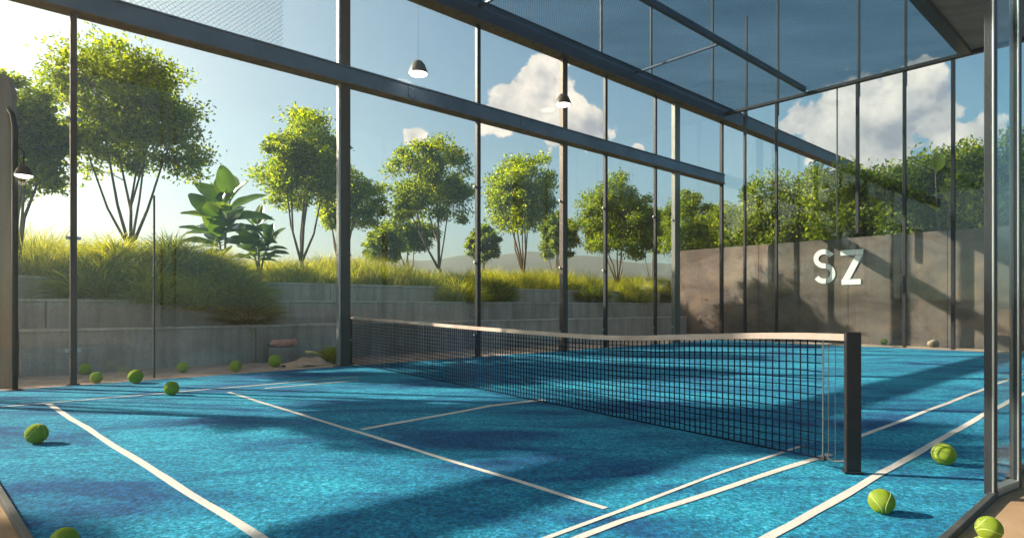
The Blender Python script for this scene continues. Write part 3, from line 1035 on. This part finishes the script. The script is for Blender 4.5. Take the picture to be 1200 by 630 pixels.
# tie at the foot
bm = bmesh.new()
tube(bm, [p + Vector((0, 0, 0.09)), p + nu * 0.08 + Vector((0, 0, 0.07)), nb + Vector((0, 0, 0.10))], 0.006, 6)
box(bm, p + Vector((0, 0, 0.075)), (0.035, 0.03, 0.04), angn, 0.006)
bm_obj('tie_cord', bm, M['black'], net)
bm = bmesh.new(); box(bm, nb + Vector((0, 0, 0.505)), (0.098, 0.060, 1.01), angn + 0.75, 0.006)
box(bm, nb + Vector((0, 0, 0.022)), (0.12, 0.085, 0.016), angn + 0.75, 0.004)
bm_obj('post', bm, M['black'], net)
bm = bmesh.new(); box(bm, na + Vector((0, 0, 0.50)), (0.06, 0.06, 1.0), angn, 0.006)
box(bm, na + Vector((0, 0, 0.022)), (0.13, 0.13, 0.016), angn, 0.004)
bm_obj('post', bm, M['black'], net)

# ------------------------------------------------------------------ lamps
def dome_lamp(t, c, r, mk):
    bm = bmesh.new()
    prof = [(r, 0), (r * 0.97, r * 0.16), (r * 0.86, r * 0.48), (r * 0.66, r * 0.95), (r * 0.42, r * 1.25), (r * 0.16, r * 1.38), (0.012, r * 1.40)]
    lathe(bm, c, prof, 28, False, True)
    inner = [(q * 0.95, z * 0.96 + 0.002) for q, z in prof[:-1]]
    lathe(bm, c, list(reversed(inner)), 28, True, False)
    sh = bm_obj('shade', bm, M[mk], t, True)
    bm = bmesh.new()
    lathe(bm, Vector(c) + Vector((0, 0, r * 0.02)), [(r * 0.93, 0.02), (r * 0.86, -0.012), (r * 0.5, -0.03), (0.01, -0.035)], 24, False, True)
    bm_obj('bulb_glass', bm, M['glow'], t, True)
# lamp on the middle post
s_, d_ = on_v(660, SV - 0.28)
zz = H + (HY - 123) * d_ / F
t = thing('pendant_lamp', P(s_, SV - 0.28, zz), 'small brown dome lamp hanging in front of the post with the cloud behind it', 'lamp', 'dome lamps along the glass wall')
dome_lamp(t, P(s_, SV - 0.28, zz), 0.215, 'lamp')
bm = bmesh.new(); tube(bm, [P(s_, SV - 0.28, zz + 0.29), P(s_, SV - 0.28, B2Z - 0.0)], 0.012, 8)
bm_obj('stem', bm, M['black'], t, True)
s_, d_ = on_v(490, SV - 0.3)
zz = H + (HY - 87) * d_ / F
t = thing('pendant_lamp', P(s_, SV - 0.3, zz), 'small grey dome lamp hanging alone against the open sky', 'lamp', 'dome lamps along the glass wall')
dome_lamp(t, P(s_, SV - 0.3, zz), 0.215, 'lamp_grey')
bm = bmesh.new(); tube(bm, [P(s_, SV - 0.3, zz + 0.29), P(s_, SV - 0.3, ZC + 0.06)], 0.0035, 6)
bm_obj('cable', bm, M['lamp_grey'], t, True)
# lamp post at the far left
s_, d_ = on_v(17.5, SV - 0.22)
b = P(s_, SV - 0.22, 0)
t = thing('lamp_post', b, 'slim dark lamp post with a curved top and hanging dome lamp at the left edge', 'lamp post')
ztop = H + (HY - 128) * d_ / F
bm = bmesh.new()
pts = [b + Vector((0, 0, z)) for z in (0.0, 1.0, 2.0, 3.0, ztop - 0.25)]
pts += [b + Vector((-0.03, 0, ztop - 0.08)), b + Vector((-0.10, 0.01, ztop + 0.02))]
tube(bm, pts, [0.036] * 5 + [0.034, 0.03], 10)
bm_obj('pole', bm, M['post_dark'], t, True)
bm = bmesh.new()
lathe(bm, b, [(0.09, 0.0), (0.09, 0.02), (0.05, 0.03)], 16, False, True)
bm_obj('base_plate', bm, M['post_dark'], t)
zl = H + (HY - 206) * d_ / F
lc = b + Vector((0.125, 0.0, zl))
dome_lamp(t, lc, 0.115, 'lamp')
bm = bmesh.new()
tube(bm, [b + Vector((0.0, 0, zl + 0.36)), b + Vector((0.06, 0, zl + 0.40)), lc + Vector((0, 0, 0.33)), lc + Vector((0, 0, 0.15))], 0.012, 8)
bm_obj('arm', bm, M['post_dark'], t, True)
# timber upright behind it
s_, d_ = on_v(6, SV + 0.25)
b = P(s_, SV + 0.25, 0)
zt_ = H + (HY - 86) * d_ / F
bm = bmesh.new()
w = 0.20
prof = [(-w / 2, -0.02), (w / 2, -0.02), (w / 2, zt_ - 0.30), (w * 0.25, zt_ - 0.05), (-w * 0.25, zt_), (-w / 2, zt_ - 0.04)]
fr = [bm.verts.new(b + Vector((x, 0, z))) for x, z in prof]
bk = [bm.verts.new(b + Vector((x, 0.09, z))) for x, z in prof]
bm.faces.new(fr); bm.faces.new(list(reversed(bk)))
for i in range(len(prof)):
    j = (i + 1) % len(prof)
    bm.faces.new((fr[i], bk[i], bk[j], fr[j]))
bmesh.ops.recalc_face_normals(bm, faces=bm.faces[:])
tag(bm_obj('timber_post', bm, M['timber']), 'flat brown timber upright with a sloping top beside the left lamp post', 'post')

# ------------------------------------------------------------------ balls
def ball_proto():
    bm = bmesh.new()
    bmesh.ops.create_icosphere(bm, subdivisions=4, radius=1.0)
    for v in bm.verts:
        v.co *= 1 + 0.006 * math.sin(v.co.x * 17) * math.sin(v.co.y * 19) * math.sin(v.co.z * 15)
    me = bpy.data.meshes.new('ball'); bm.to_mesh(me); bm.free()
    me.materials.append(M['felt'])
    me.polygons.foreach_set('use_smooth', [True] * len(me.polygons))
    bm = bmesh.new()
    pts = []
    a = 0.44
    for i in range(97):
        t = 2 * math.pi * i / 96
        q = Vector(((1 - a) * math.cos(t) + a * math.cos(3 * t), (1 - a) * math.sin(t) - a * math.sin(3 * t), 2 * math.sqrt(a * (1 - a)) * math.sin(2 * t)))
        pts.append(q.normalized() * 0.992)
    tube(bm, pts, 0.024, 6, False)
    ms = bpy.data.meshes.new('seam'); bm.to_mesh(ms); bm.free()
    ms.materials.append(M['seam'])
    return me, ms
me_b, me_s = ball_proto()
BALLS = [(43, 508, 13.0, 'lone ball in the shaded left corner of the blue court'),
         (75, 634, 16.5, 'ball on the court cut by the bottom edge at left'),
         (100, 431, 7.2, 'ball against the terrace wall just right of the slim left post'),
         (113, 441, 7.2, 'ball on the pale path just behind the glass near the slim left post'),
         (159, 441, 8.8, 'ball where blue turf meets the path'),
         (201, 455, 8.8, 'ball on blue turf just in front of the long glass wall'),
         (214, 429, 6.8, 'ball on the path in front of the wide lowest terrace block'),
         (276, 428, 7.0, 'ball on the path close to the vertical joint of the lowest terrace wall'),
         (322, 422, 7.5, 'dark shaded ball on the path below the pink towel roll'),
         (1033, 588, 15.5, 'ball on sunlit turf right of the thick white side line, nearer the camera'),
         (1106, 532, 14.0, 'ball on sunlit turf near the black glass screen post'),
         (1159, 616, 15.5, 'ball on sandy ground outside the turf, below the glass screen'),
         (1153, 640, 15.5, 'ball on sandy ground cut by the bottom edge of the picture'),
         (1036, 400, 4.0, 'small far ball on the sandy strip under the letters')]
for i, (x, y, r, lab) in enumerate(BALLS):
    g = G(x, y + r * 0.98)
    # the ball's foot: slightly nearer than the lowest outline point
    rad = r * g.y / F * (1.0 - 0.12 * min(1.0, abs(x - CX) / 600))
    o = bpy.data.objects.new('ball', me_b)
    ss_, vv_ = sv(g)
    on_court = not (vv_ > SV - 0.15 or ss_ > SE - 0.6 or x > 1140)
    g.z = (CZ if on_court else -0.004) + rad * 0.99
    o.location = g
    o.scale = (rad, rad, rad)
    o.rotation_euler = (i * 1.3, i * 2.1 + 0.4, i * 0.7)
    C.objects.link(o)
    tag(o, 'lime ' + lab, 'ball', 'balls scattered on and around the court')
    sm = bpy.data.objects.new('seam', me_s)
    C.objects.link(sm); sm.parent = o

# ------------------------------------------------------------------ odds and ends by the terrace
# low block with a rolled pink towel
g = on_v(331, 13.05)
base = P(g[0], 13.05, 0)
bm = bmesh.new()
box(bm, base + Vector((0, 0, 0.155)), (0.50, 0.26, 0.33), ROTU, 0.015)
tag(bm_obj('concrete_block', bm, M['concrete']), 'low grey concrete block against the terrace wall under the pink towel roll', 'block')
bm = bmesh.new()
a, b2 = base + U * -0.27 + Vector((0, 0, 0.405)), base + U * 0.22 + Vector((0, 0, 0.405))
n = 14
pts, rad = [], []
for i in range(n + 1):
    t = i / n
    pts.append(a.lerp(b2, t) + Vector((0, 0, 0.006 * math.sin(t * 9))))
    rad.append(0.085 * (max(0.06, 1 - abs(2 * t - 1) ** 5)) ** 0.5 * (0.92 + 0.10 * t))
tube(bm, pts, rad, 14)
for i in range(3):
    q = b2 + U * (-0.02 + 0.035 * i)
    ring = [q + (V * math.cos(k * math.pi / 8) + Vector((0, 0, 1)) * math.sin(k * math.pi / 8)) * (0.075 + 0.012 * i) * 0.9 for k in range(17)]
    tube(bm, ring, 0.014, 6)
tag(bm_obj('towel_roll', bm, M['pink'], None, True), 'pink rolled towel lying on the low block by the terrace wall', 'towel')
# crumpled tan cloth
bm = bmesh.new()
c = G(366, 429)
n1, n2 = 26, 12
gr = []
for i in range(n1 + 1):
    row = []
    for j in range(n2 + 1):
        x, y = i / n1 * 2 - 1, j / n2 * 2 - 1
        e = max(0, 1 - (x * x * 0.9 + y * y * 0.9))
        z = 0.17 * e ** 0.6 * (0.65 + 0.35 * math.sin(x * 5 + y * 3)) + 0.03 * e * math.sin(x * 17 + y * 7)
        wob = 1 + 0.12 * math.sin(3 * math.atan2(y, x) + 1)
        row.append(bm.verts.new(c + U * x * 0.52 * wob + V * (0.25 + y * 0.26 * wob) + Vector((0, 0, max(0, z) - 0.002))))
    gr.append(row)
for i in range(n1):
    for j in range(n2):
        bm.faces.new((gr[i][j], gr[i + 1][j], gr[i + 1][j + 1], gr[i][j + 1]))
o = bm_obj('cloth', bm, M['tan'], None, True)
sd = o.modifiers.new('thickness', 'SOLIDIFY'); sd.thickness = 0.012
tag(o, 'crumpled tan cloth lying on the path left of the thick post', 'cloth')
# pale stick lying by the low plant next to the thick post
s_, d_ = on_v(378, 12.1)
b = P(s_, 12.1, 0)
bm = bmesh.new()
tube(bm, [b + U * 0.24 + Vector((0, 0, 0.03)), b + U * 0.02 + Vector((0, 0, 0.16)), b + U * -0.22 + Vector((0, 0, 0.25)), b + U * -0.36 + Vector((0, 0, 0.26))], [0.02, 0.024, 0.028, 0.034], 8)
tag(bm_obj('stick', bm, M['yellow'], None, True), 'pale yellow stick sticking out of the low plant beside the thick post', 'stick')
# stone by the boundary wall
g = G(1094, 402)
bm = bmesh.new()
bmesh.ops.create_icosphere(bm, subdivisions=3, radius=1.0)
for v in bm.verts:
    v.co *= 1 + 0.15 * math.sin(v.co.x * 4 + 1) * math.sin(v.co.y * 3 + 2)
    v.co = Vector((v.co.x * 0.16, v.co.y * 0.13, v.co.z * 0.12 + 0.10))
    v.co += P(SW - 0.3, on_s(1094, SW - 0.3)[0], 0)
tag(bm_obj('stone', bm, M['stone'], None, True), 'rounded tan stone at the foot of the boundary wall', 'stone')

# ------------------------------------------------------------------ trees
def crown_clumps(c, rx, rz, n, gen, low=-0.8):
    """clump centres spread through an uneven ellipsoid"""
    out = []
    lob = [(gen.normal(size=3), gen.uniform(0.72, 1.12)) for _ in range(7)]
    lob = [(d / np.linalg.norm(d), r) for d, r in lob]
    while len(out) < n:
        d = gen.normal(size=3); d /= np.linalg.norm(d)
        if d[2] < low: continue
        r = gen.uniform(0.05, 1.0) ** 0.42
        k = max((lr * max(0.0, float(d @ ld)) ** 3) for ld, lr in lob)
        r *= 0.70 + 0.34 * k
        out.append((c[0] + d[0] * rx * r, c[1] + d[1] * rx * r, c[2] + d[2] * rz * r))
    return np.array(out)

DENS = 2.35
def make_tree(px, v, z_base, top_y, crown_px, bot_y, label, leafmat='leaf', nleaf=9000, leaf=0.10, seed=0, name='broadleaf_tree', group='trees on the terrace behind the glass', stems=5, lean=0.0, px_c=None, nclump=60, trunk_r=0.075, fork=0.22, s_abs=None, dims=None):
    gen = np.random.default_rng(seed + 100)
    nleaf = int(nleaf * DENS); nclump = int(nclump * 1.9)
    if s_abs is None:
        s_, d = on_v(px, v)
        base = P(s_, v, z_base)
        ztop = H + (HY - top_y) * d / F
        zbot = H + (HY - bot_y) * d / F
        rx = crown_px / F * d
        cx = ((px_c or px) - px) / F * d
    else:
        base = P(s_abs, v, z_base); ztop, zbot, rx = dims; cx = 0
    t = thing(name, base, label, 'tree', group)
    cz, rz = (ztop + zbot) / 2, (ztop - zbot) / 2
    cc = np.array([base.x + cx, base.y, cz])
    cl = crown_clumps(cc, rx, rz, nclump, gen)
    # trunk and limbs
    bm = bmesh.new()
    fz = base.z + (zbot - base.z) * fork + 0.15
    fk = Vector((base.x + cx * 0.15, base.y, fz))
    tube(bm, [base - Vector((0, 0, 0.1)), base.lerp(fk, 0.5) + Vector((0.02, 0, 0)), fk], [trunk_r * 1.25, trunk_r, trunk_r * 0.9], 8)
    tips = []
    for k in range(stems):
        a = 2 * math.pi * k / stems + gen.uniform(-0.3, 0.3)
        rr_ = rx * gen.uniform(0.45, 0.75)
        tip = Vector((cc[0] + math.cos(a) * rr_, cc[1] + math.sin(a) * rr_, cz + rz * gen.uniform(-0.15, 0.35)))
        if k == 0:
            tip = Vector((cc[0] + 0.1, cc[1], cz + rz * 0.45))
        m1 = fk.lerp(tip, 0.35) + Vector((0, 0, -0.06 * (tip - fk).length)) + Vector(gen.normal(size=3) * 0.05)
        m2 = fk.lerp(tip, 0.7) + Vector(gen.normal(size=3) * 0.07)
        pl = [fk - Vector((0, 0, 0.04)), m1, m2, tip]
        r0 = trunk_r * gen.uniform(0.45, 0.65)
        tube(bm, pl, [r0, r0 * 0.72, r0 * 0.45, r0 * 0.2], 6)
        tips += [m1.lerp(m2, 0.5), m2, m2.lerp(tip, 0.5), tip]
    T = np.array([list(q) for q in tips])
    for c in cl:
        j = np.argmin(((T - c) ** 2).sum(1))
        q = Vector(T[j]); e = Vector(c)
        md = q.lerp(e, 0.5) + Vector((0, 0, 0.06))
        tube(bm, [q, md, e], [0.013, 0.009, 0.004], 4, False)
    bm_obj('trunk', bm, M['bark'], t, True)
    # leaves
    per = nleaf // len(cl)
    cr = gen.uniform(0.16, 0.34, len(cl)) * (rx / 1.7) ** 0.7 * 1.25
    cen = np.repeat(cl, per, 0)
    d = unit(gen.normal(size=cen.shape))
    rad = np.repeat(cr, per)[:, None] * (gen.uniform(0, 1, (len(cen), 1)) ** 0.5) * np.array([[1.25, 1.25, 0.85]])
    cen2 = cen + d * rad * gen.uniform(0.7, 1.35, (len(cen), 1))
    ax = unit(d + np.array([[0, 0, -0.15]]) + gen.normal(size=cen.shape) * 0.7)
    size = leaf * gen.uniform(0.65, 1.3, len(cen))
    me = leaf_mesh('crown', cen2, ax, size, 0.5)
    link('crown', me, M[leafmat], t)
    return t

make_tree(152, 15.6, 1.9, 42, 88, 232, 'tallest tree at left with a broad dense crown behind the wide glass bay', 'leaf', 11500, 0.095, 1, stems=7, px_c=158, nclump=80, trunk_r=0.07, fork=0.25)
make_tree(20, 14.95, 1.75, 76, 60, 262, 'sunlit tree at the left edge behind the lamp post', 'leaf', 6500, 0.10, 2, stems=5, px_c=30, nclump=62)
make_tree(352, 16.6, 1.95, 124, 58, 262, 'tree behind the glass just left of the thick bronze post, its crown rounded', 'leaf', 10000, 0.10, 3, stems=6, px_c=360, nclump=62)
make_tree(398, 18.2, 2.0, 185, 44, 292, 'lower spreading tree partly hidden by the thick bronze post', 'leaf', 6500, 0.10, 4, stems=5, px_c=408, nclump=46)
make_tree(516, 17.0, 2.0, 156, 54, 280, 'tree just left of the thin dark post, with a pale forked trunk', 'leaf', 10000, 0.105, 5, stems=6, px_c=506, nclump=62)
make_tree(614, 17.0, 2.0, 172, 50, 292, 'tree between the thin dark post and the post with the brown lamp', 'leaf', 9500, 0.11, 6, stems=6, px_c=611, nclump=62)
make_tree(724, 17.0, 2.0, 200, 52, 326, 'dense dark bushy tree right of the post with the brown lamp', 'leaf_dark', 10500, 0.125, 7, stems=5, px_c=722, nclump=70, fork=0.1)
make_tree(806, 17.5, 2.0, 214, 40, 318, 'tree beyond the pale corner post where the terraces end', 'leaf_dark', 8000, 0.13, 8, stems=5, px_c=806, nclump=50, fork=0.1)
make_tree(480, 22.0, 2.0, 252, 34, 300, 'small dark tree far behind, left of the pale forked trunk', 'leaf_dark', 5000, 0.13, 9, stems=4, nclump=36, fork=0.1)
for px_, v_, top_, rpx, lab_, sd_ in ((652, 20.5, 246, 26, 'small dark round tree far behind, just left of the post with the brown lamp', 31),
                                     (566, 21.0, 258, 22, 'small dark round tree far behind, next to the thin dark post', 32),
                                     (448, 20.5, 262, 24, 'small dark round tree far behind, near the thick bronze post', 33),
                                     (764, 20.5, 236, 26, 'small dark round tree far behind, left of the pale corner post', 34)):
    make_tree(px_, v_, 2.0, top_, rpx, 312, lab_, 'leaf_dark', 4000, 0.14, sd_, stems=4, nclump=30, fork=0.1)
# trees just outside the picture on the sun side, throwing their shade on the court
make_tree(0, 15.2, 1.9, 0, 0, 0, 'tree beyond the left edge of the picture throwing shade on the turf, nearer one', 'leaf_dark', 20000, 0.13, 21, s_abs=-3.4, dims=(9.8, 5.3, 1.55), nclump=90)
make_tree(0, 15.6, 1.9, 0, 0, 0, 'tree beyond the left edge of the picture throwing shade on the turf, farther one', 'leaf_dark', 15000, 0.13, 22, s_abs=-9.0, dims=(9.4, 5.0, 1.3), nclump=64)

# hedge trees behind the boundary wall
def hedge_tree(px, s_, top_y, r, label, seed, mat='leaf_hedge', nleaf=15000):
    gen = np.random.default_rng(seed)
    v_, d = on_s(px, s_)
    ztop = H + (HY - top_y) * d / F
    base = P(s_, v_, 0)
    t = thing('hedge_tree', base, label, 'tree', 'leafy trees behind the boundary wall')
    zb = 1.8
    cz, rz = (ztop + zb) / 2, (ztop - zb) / 2
    cl = crown_clumps((base.x, base.y, cz), r, rz, 110, gen, -0.95)
    bm = bmesh.new()
    tube(bm, [base - Vector((0, 0, 0.1)), base + Vector((0.03, 0, zb)), base + Vector((0, 0.05, cz))], [0.11, 0.08, 0.04], 8)
    for c in cl[::3]:
        q = Vector((base.x, base.y, zb + (cz - zb) * gen.uniform(0, 1)))
        tube(bm, [q, q.lerp(Vector(c), 0.5) + Vector((0, 0, 0.1)), Vector(c)], [0.03, 0.018, 0.006], 4, False)
    bm_obj('trunk', bm, M['bark'], t, True)
    per = nleaf // len(cl)
    cen = np.repeat(cl, per, 0)
    d_ = unit(gen.normal(size=cen.shape))
    rad = gen.uniform(0.25, 0.55, len(cl))
    cen2 = cen + d_ * np.repeat(rad, per)[:, None] * gen.uniform(0.35, 1.2, (len(cen), 1))
    ax = unit(d_ + gen.normal(size=cen.shape) * 0.8)
    me = leaf_mesh('crown', cen2, ax, 0.135 * gen.uniform(0.6, 1.35, len(cen)), 0.5)
    link('crown', me, M[mat], t)
HD = [(838, 25.0, 238, 1.5, 'low hedge tree at the corner beside the pale post'),
      (868, 24.0, 222, 1.5, 'hedge tree behind the wall at the first two dark mullions'),
      (905, 23.6, 200, 1.5, 'hedge tree behind the wall left of the white letters'),
      (948, 24.2, 180, 1.6, 'hedge tree behind the wall where the upper beam runs out, above the letter S'),
      (988, 23.5, 182, 1.6, 'hedge tree behind the wall above the letter Z, under the big cloud'),
      (1026, 24.2, 181, 1.5, 'hedge tree behind the wall just right of the letters'),
      (1066, 23.5, 178, 1.5, 'hedge tree behind the wall below the right end of the cloud'),
      (1106, 24.0, 164, 1.5, 'hedge tree behind the wall around the big pale leaf'),
      (1146, 23.6, 148, 1.6, 'tall hedge tree behind the wall just left of the near black post'),
      (1196, 23.8, 134, 1.8, 'tallest hedge tree at the right edge behind the glass screen'),
      (1250, 23.8, 128, 1.8, 'hedge tree beyond the right edge of the picture')]
for i, h in enumerate(HD):
    hedge_tree(h[0], h[1], h[2], h[3], h[4], 300 + i, 'leaf_hedge' if i % 3 else 'leaf_dark')

# ------------------------------------------------------------------ large-leaved plants
def paddle(bm, base, d, up, L, W, curl=0.35, n=9):
    """one broad leaf with a midrib fold, bending over along its length"""
    d = Vector(d).normalized(); up = Vector(up)
    up = (up - d * up.dot(d)).normalized()
    side = d.cross(up)
    prev = None
    for i in range(n + 1):
        t = i / n
        ang = curl * t
        p = Vector(base) + d * (L * t * (1 - 0.12 * curl * t)) - up * (L * curl * 0.5 * t * t)
        w = W * 0.5 * (math.sin(math.pi * min(1, t ** 0.75 * 0.97 + 0.02)) ** 0.65)
        rip = 0.03 * L * math.sin(t * 14)
        row = [bm.verts.new(p + side * w + up * (w * 0.28 + rip * 0.4)), bm.verts.new(p + side * w * 0.5 + up * w * 0.08), bm.verts.new(p),
               bm.verts.new(p - side * w * 0.5 + up * w * 0.08), bm.verts.new(p - side * w + up * (w * 0.28 - rip * 0.4))]
        if prev:
            for k in range(4):
                bm.faces.new((prev[k], prev[k + 1], row[k + 1], row[k]))
        prev = row

def paddle_plant(base, stems, label, seed, group=None, mk='paddle', name='broad_leaved_plant'):
    rr_ = random.Random(seed)
    t = thing(name, base, label, 'plant', group)
    bs = bmesh.new(); bl = bmesh.new()
    for (dx, dy, h, n, L) in stems:
        top = base + Vector((dx, dy, h))
        mid = base + Vector((dx * 0.35, dy * 0.35, h * 0.55))
        tube(bs, [base - Vector((0, 0, 0.05)), mid, top], [0.03, 0.024, 0.012], 7)
        for k in range(n):
            f = 0.35 + 0.65 * k / max(1, n - 1)
            p = mid.lerp(top, (f - 0.35) / 0.65) if f > 0.35 else mid
            a = k * 2.4 + rr_.uniform(-0.4, 0.4) + seed
            el = 0.15 + 1.15 * (k / max(1, n - 1)) ** 2.2
            dd = Vector((math.cos(a) * math.cos(el), math.sin(a) * math.cos(el) * 0.8, math.sin(el)))
            LL = L * rr_.uniform(0.75, 1.1)
            pe = p + dd * 0.10
            tube(bs, [p, pe], [0.012, 0.008], 5, False)
            paddle(bl, pe, dd, Vector((0, -0.5, 1)), LL, LL * rr_.uniform(0.50, 0.66), rr_.uniform(0.2, 0.7))
    bm_obj('stem', bs, M['bark'], t, True)
    bm_obj('leaves', bl, M[mk], t, True)
s_, d_ = on_v(262, 15.8)
paddle_plant(P(s_, 15.8, 1.85), [(-0.22, 0, 1.45, 10, 0.95), (0.10, 0.1, 2.0, 12, 0.95), (-0.05, -0.15, 1.05, 9, 0.9)], 'tall glossy plant with huge paddle leaves between the two left trees', 3)
s_, d_ = on_v(304, 15.9)
paddle_plant(P(s_, 15.9, 1.85), [(-0.05, 0, 1.45, 15, 0.55), (0.25, 0.05, 1.0, 14, 0.50), (-0.2, 0.0, 0.85, 12, 0.50)], 'shorter dark glossy plant with rounded leaves right of the paddle leaved plant', 5)
v_, d_ = on_s(1100, 22.0)
paddle_plant(P(22.3, v_, 0), [(-0.15, 0.05, 5.25, 3, 0.75), (0.25, 0.0, 4.3, 4, 0.65)], 'yellow green broad leaves poking out of the hedge behind the wall', 8, mk='paddle_pale')

# ------------------------------------------------------------------ grass and shrubs
def grass(n, s0, s1, v0, v1, lmin, lmax, seed):
    gen = np.random.default_rng(seed)
    ncl = n // 38
    cs = gen.uniform(s0, s1, ncl); cv = v0 + (v1 - v0) * gen.uniform(0, 1, ncl) ** 1.3
    hgt = gen.uniform(0.72, 1.12, ncl) * (0.86 + 0.16 * np.sin(cs * 0.8 + 1.0) + 0.10 * np.sin(cs * 2.3) + 0.30 * np.clip((5.0 - cs) / 5.0, 0, 1))
    idx = np.repeat(np.arange(ncl), 38)
    m = len(idx)
    s_ = cs[idx] + gen.normal(size=m) * 0.09
    v_ = np.maximum(cv[idx] + gen.normal(size=m) * 0.09, T3V + 0.06)
    z_ = np.array([terrain_z(a, b) for a, b in zip(s_, v_)])
    root = np.outer(s_, np.array(U)) + np.outer(v_, np.array(V)); root[:, 2] = z_ - 0.02
    d = gen.normal(size=(m, 3)) * np.array([0.26, 0.26, 0.0]) + np.array([0, 0, 1.0])
    L = gen.uniform(lmin, lmax, m) * hgt[idx]
    return blade_mesh('tall_grass', root, d, L, gen.uniform(0.010, 0.022, m), gen.uniform(0.05, 0.42, m), 3)
me = grass(60000, -6.5, 26.0, T3V + 0.08, 18.6, 0.55, 1.05, 5)
o = link('tall_grass', me, M['grass'])
tag(o, 'tall golden ornamental grass growing on top of the terraces', 'grass', kind='stuff')

def shrub(px, v, zc, r, h, n, label, mat, seed, L=(0.35, 0.7), droop=0.5, name='shrub'):
    gen = np.random.default_rng(seed)
    s_, d = on_v(px, v)
    base = P(s_, v, zc)
    t = thing(name, base, label, 'shrub', 'shrubs spilling over the terrace walls')
    th = gen.uniform(0, 2 * np.pi, n)
    q = gen.uniform(0, 1, n) ** 0.6
    root = np.stack([base.x + np.cos(th) * r * q, base.y + np.sin(th) * r * q * 0.75, base.z + h * gen.uniform(0, 1, n) * (1 - 0.75 * q ** 2)], 1)
    d_ = np.stack([np.cos(th) * q * 0.9, np.sin(th) * q * 0.9, np.full(n, 0.75)], 1) + gen.normal(size=(n, 3)) * 0.35
    me = blade_mesh('foliage', root, d_, gen.uniform(L[0], L[1], n), gen.uniform(0.012, 0.026, n), gen.uniform(0.2, 1, n) * droop, 3)
    link('foliage', me, M[mat], t)
    bm = bmesh.new()
    for k in range(7):
        a = k * 0.9
        tube(bm, [base - Vector((0, 0, 0.05)), base + Vector((math.cos(a) * r * 0.4, math.sin(a) * r * 0.3, h * 0.7))], [0.014, 0.006], 5)
    bm_obj('stem', bm, M['bark'], t, True)
SH = [(198, 14.80, 1.78, 0.70, 0.70, 3400, 'dark olive shrub on the top terrace under the tallest tree', 'shrub'),
      (268, 14.15, 1.20, 0.62, 0.62, 3200, 'dark shrub drooping over the middle wall below the paddle leaved plant', 'shrub'),
      (290, 13.72, 0.80, 0.34, 0.55, 1700, 'small grey olive shrub on the lowest ledge at the vertical joint', 'shrub'),
      (170, 14.22, 1.22, 0.60, 0.60, 3200, 'bright yellow green shrub spilling over the middle terrace wall', 'shrub_yellow'),
      (112, 14.40, 1.35, 0.62, 0.60, 2600, 'olive shrub just right of the slim left post on the middle ledge', 'shrub'),
      (228, 14.18, 1.10, 0.52, 0.60, 2600, 'yellow green shrub between the two dark drooping shrubs', 'shrub_yellow'),
      (132, 14.85, 1.80, 0.55, 0.60, 2200, 'tallest yellow green shrub on the top terrace beside the slim left post', 'shrub_yellow'),
      (248, 14.70, 1.75, 0.50, 0.50, 2000, 'yellow green shrub on the top terrace under the paddle leaved plant', 'shrub_yellow'),
      (387, 12.10, 0.0, 0.15, 0.30, 700, 'low lime green plant on the path beside the thick bronze post', 'shrub_yellow', (0.12, 0.26)),
      (538, 14.35, 1.25, 0.50, 0.50, 2200, 'yellow green shrub on the ledge left of the thin dark post', 'shrub_yellow'),
      (580, 14.50, 1.30, 0.40, 0.50, 1700, 'dark shrub on the ledge right of the thin dark post', 'shrub'),
      (690, 14.40, 1.33, 0.50, 0.45, 1600, 'dark shrub on the ledge right of the post with the brown lamp', 'shrub'),
      (742, 14.35, 1.33, 0.55, 0.45, 1500, 'yellow green shrub on the ledge near the pale corner post', 'shrub_yellow'),
      (812, 14.00, 1.10, 0.80, 0.80, 1700, 'dark shrub at the left end of the boundary wall', 'shrub')]
for i, h in enumerate(SH):
    shrub(*h[:6], h[6], h[7], 500 + i, *h[8:])

# ------------------------------------------------------------------ haze
HAZE = 0.0027
if HAZE > 0:
    bm = bmesh.new()
    box(bm, Vector((0, 230, 22.0)), (1500, 560, 46.4))
    m, nt, out = new_mat('warm_air')
    pv = nt.nodes.new('ShaderNodeVolumePrincipled')
    pv.inputs['Color'].default_value = (0.98, 0.94, 0.85, 1)
    pv.inputs['Density'].default_value = HAZE
    pv.inputs['Anisotropy'].default_value = 0.72
    nt.links.new(pv.outputs[0], out.inputs['Volume'])
    o = bm_obj('haze', bm, m)
    tag(o, 'thin warm sunlit haze in the air over the whole place', 'haze', kind='stuff')
    S.cycles.volume_bounces = 0
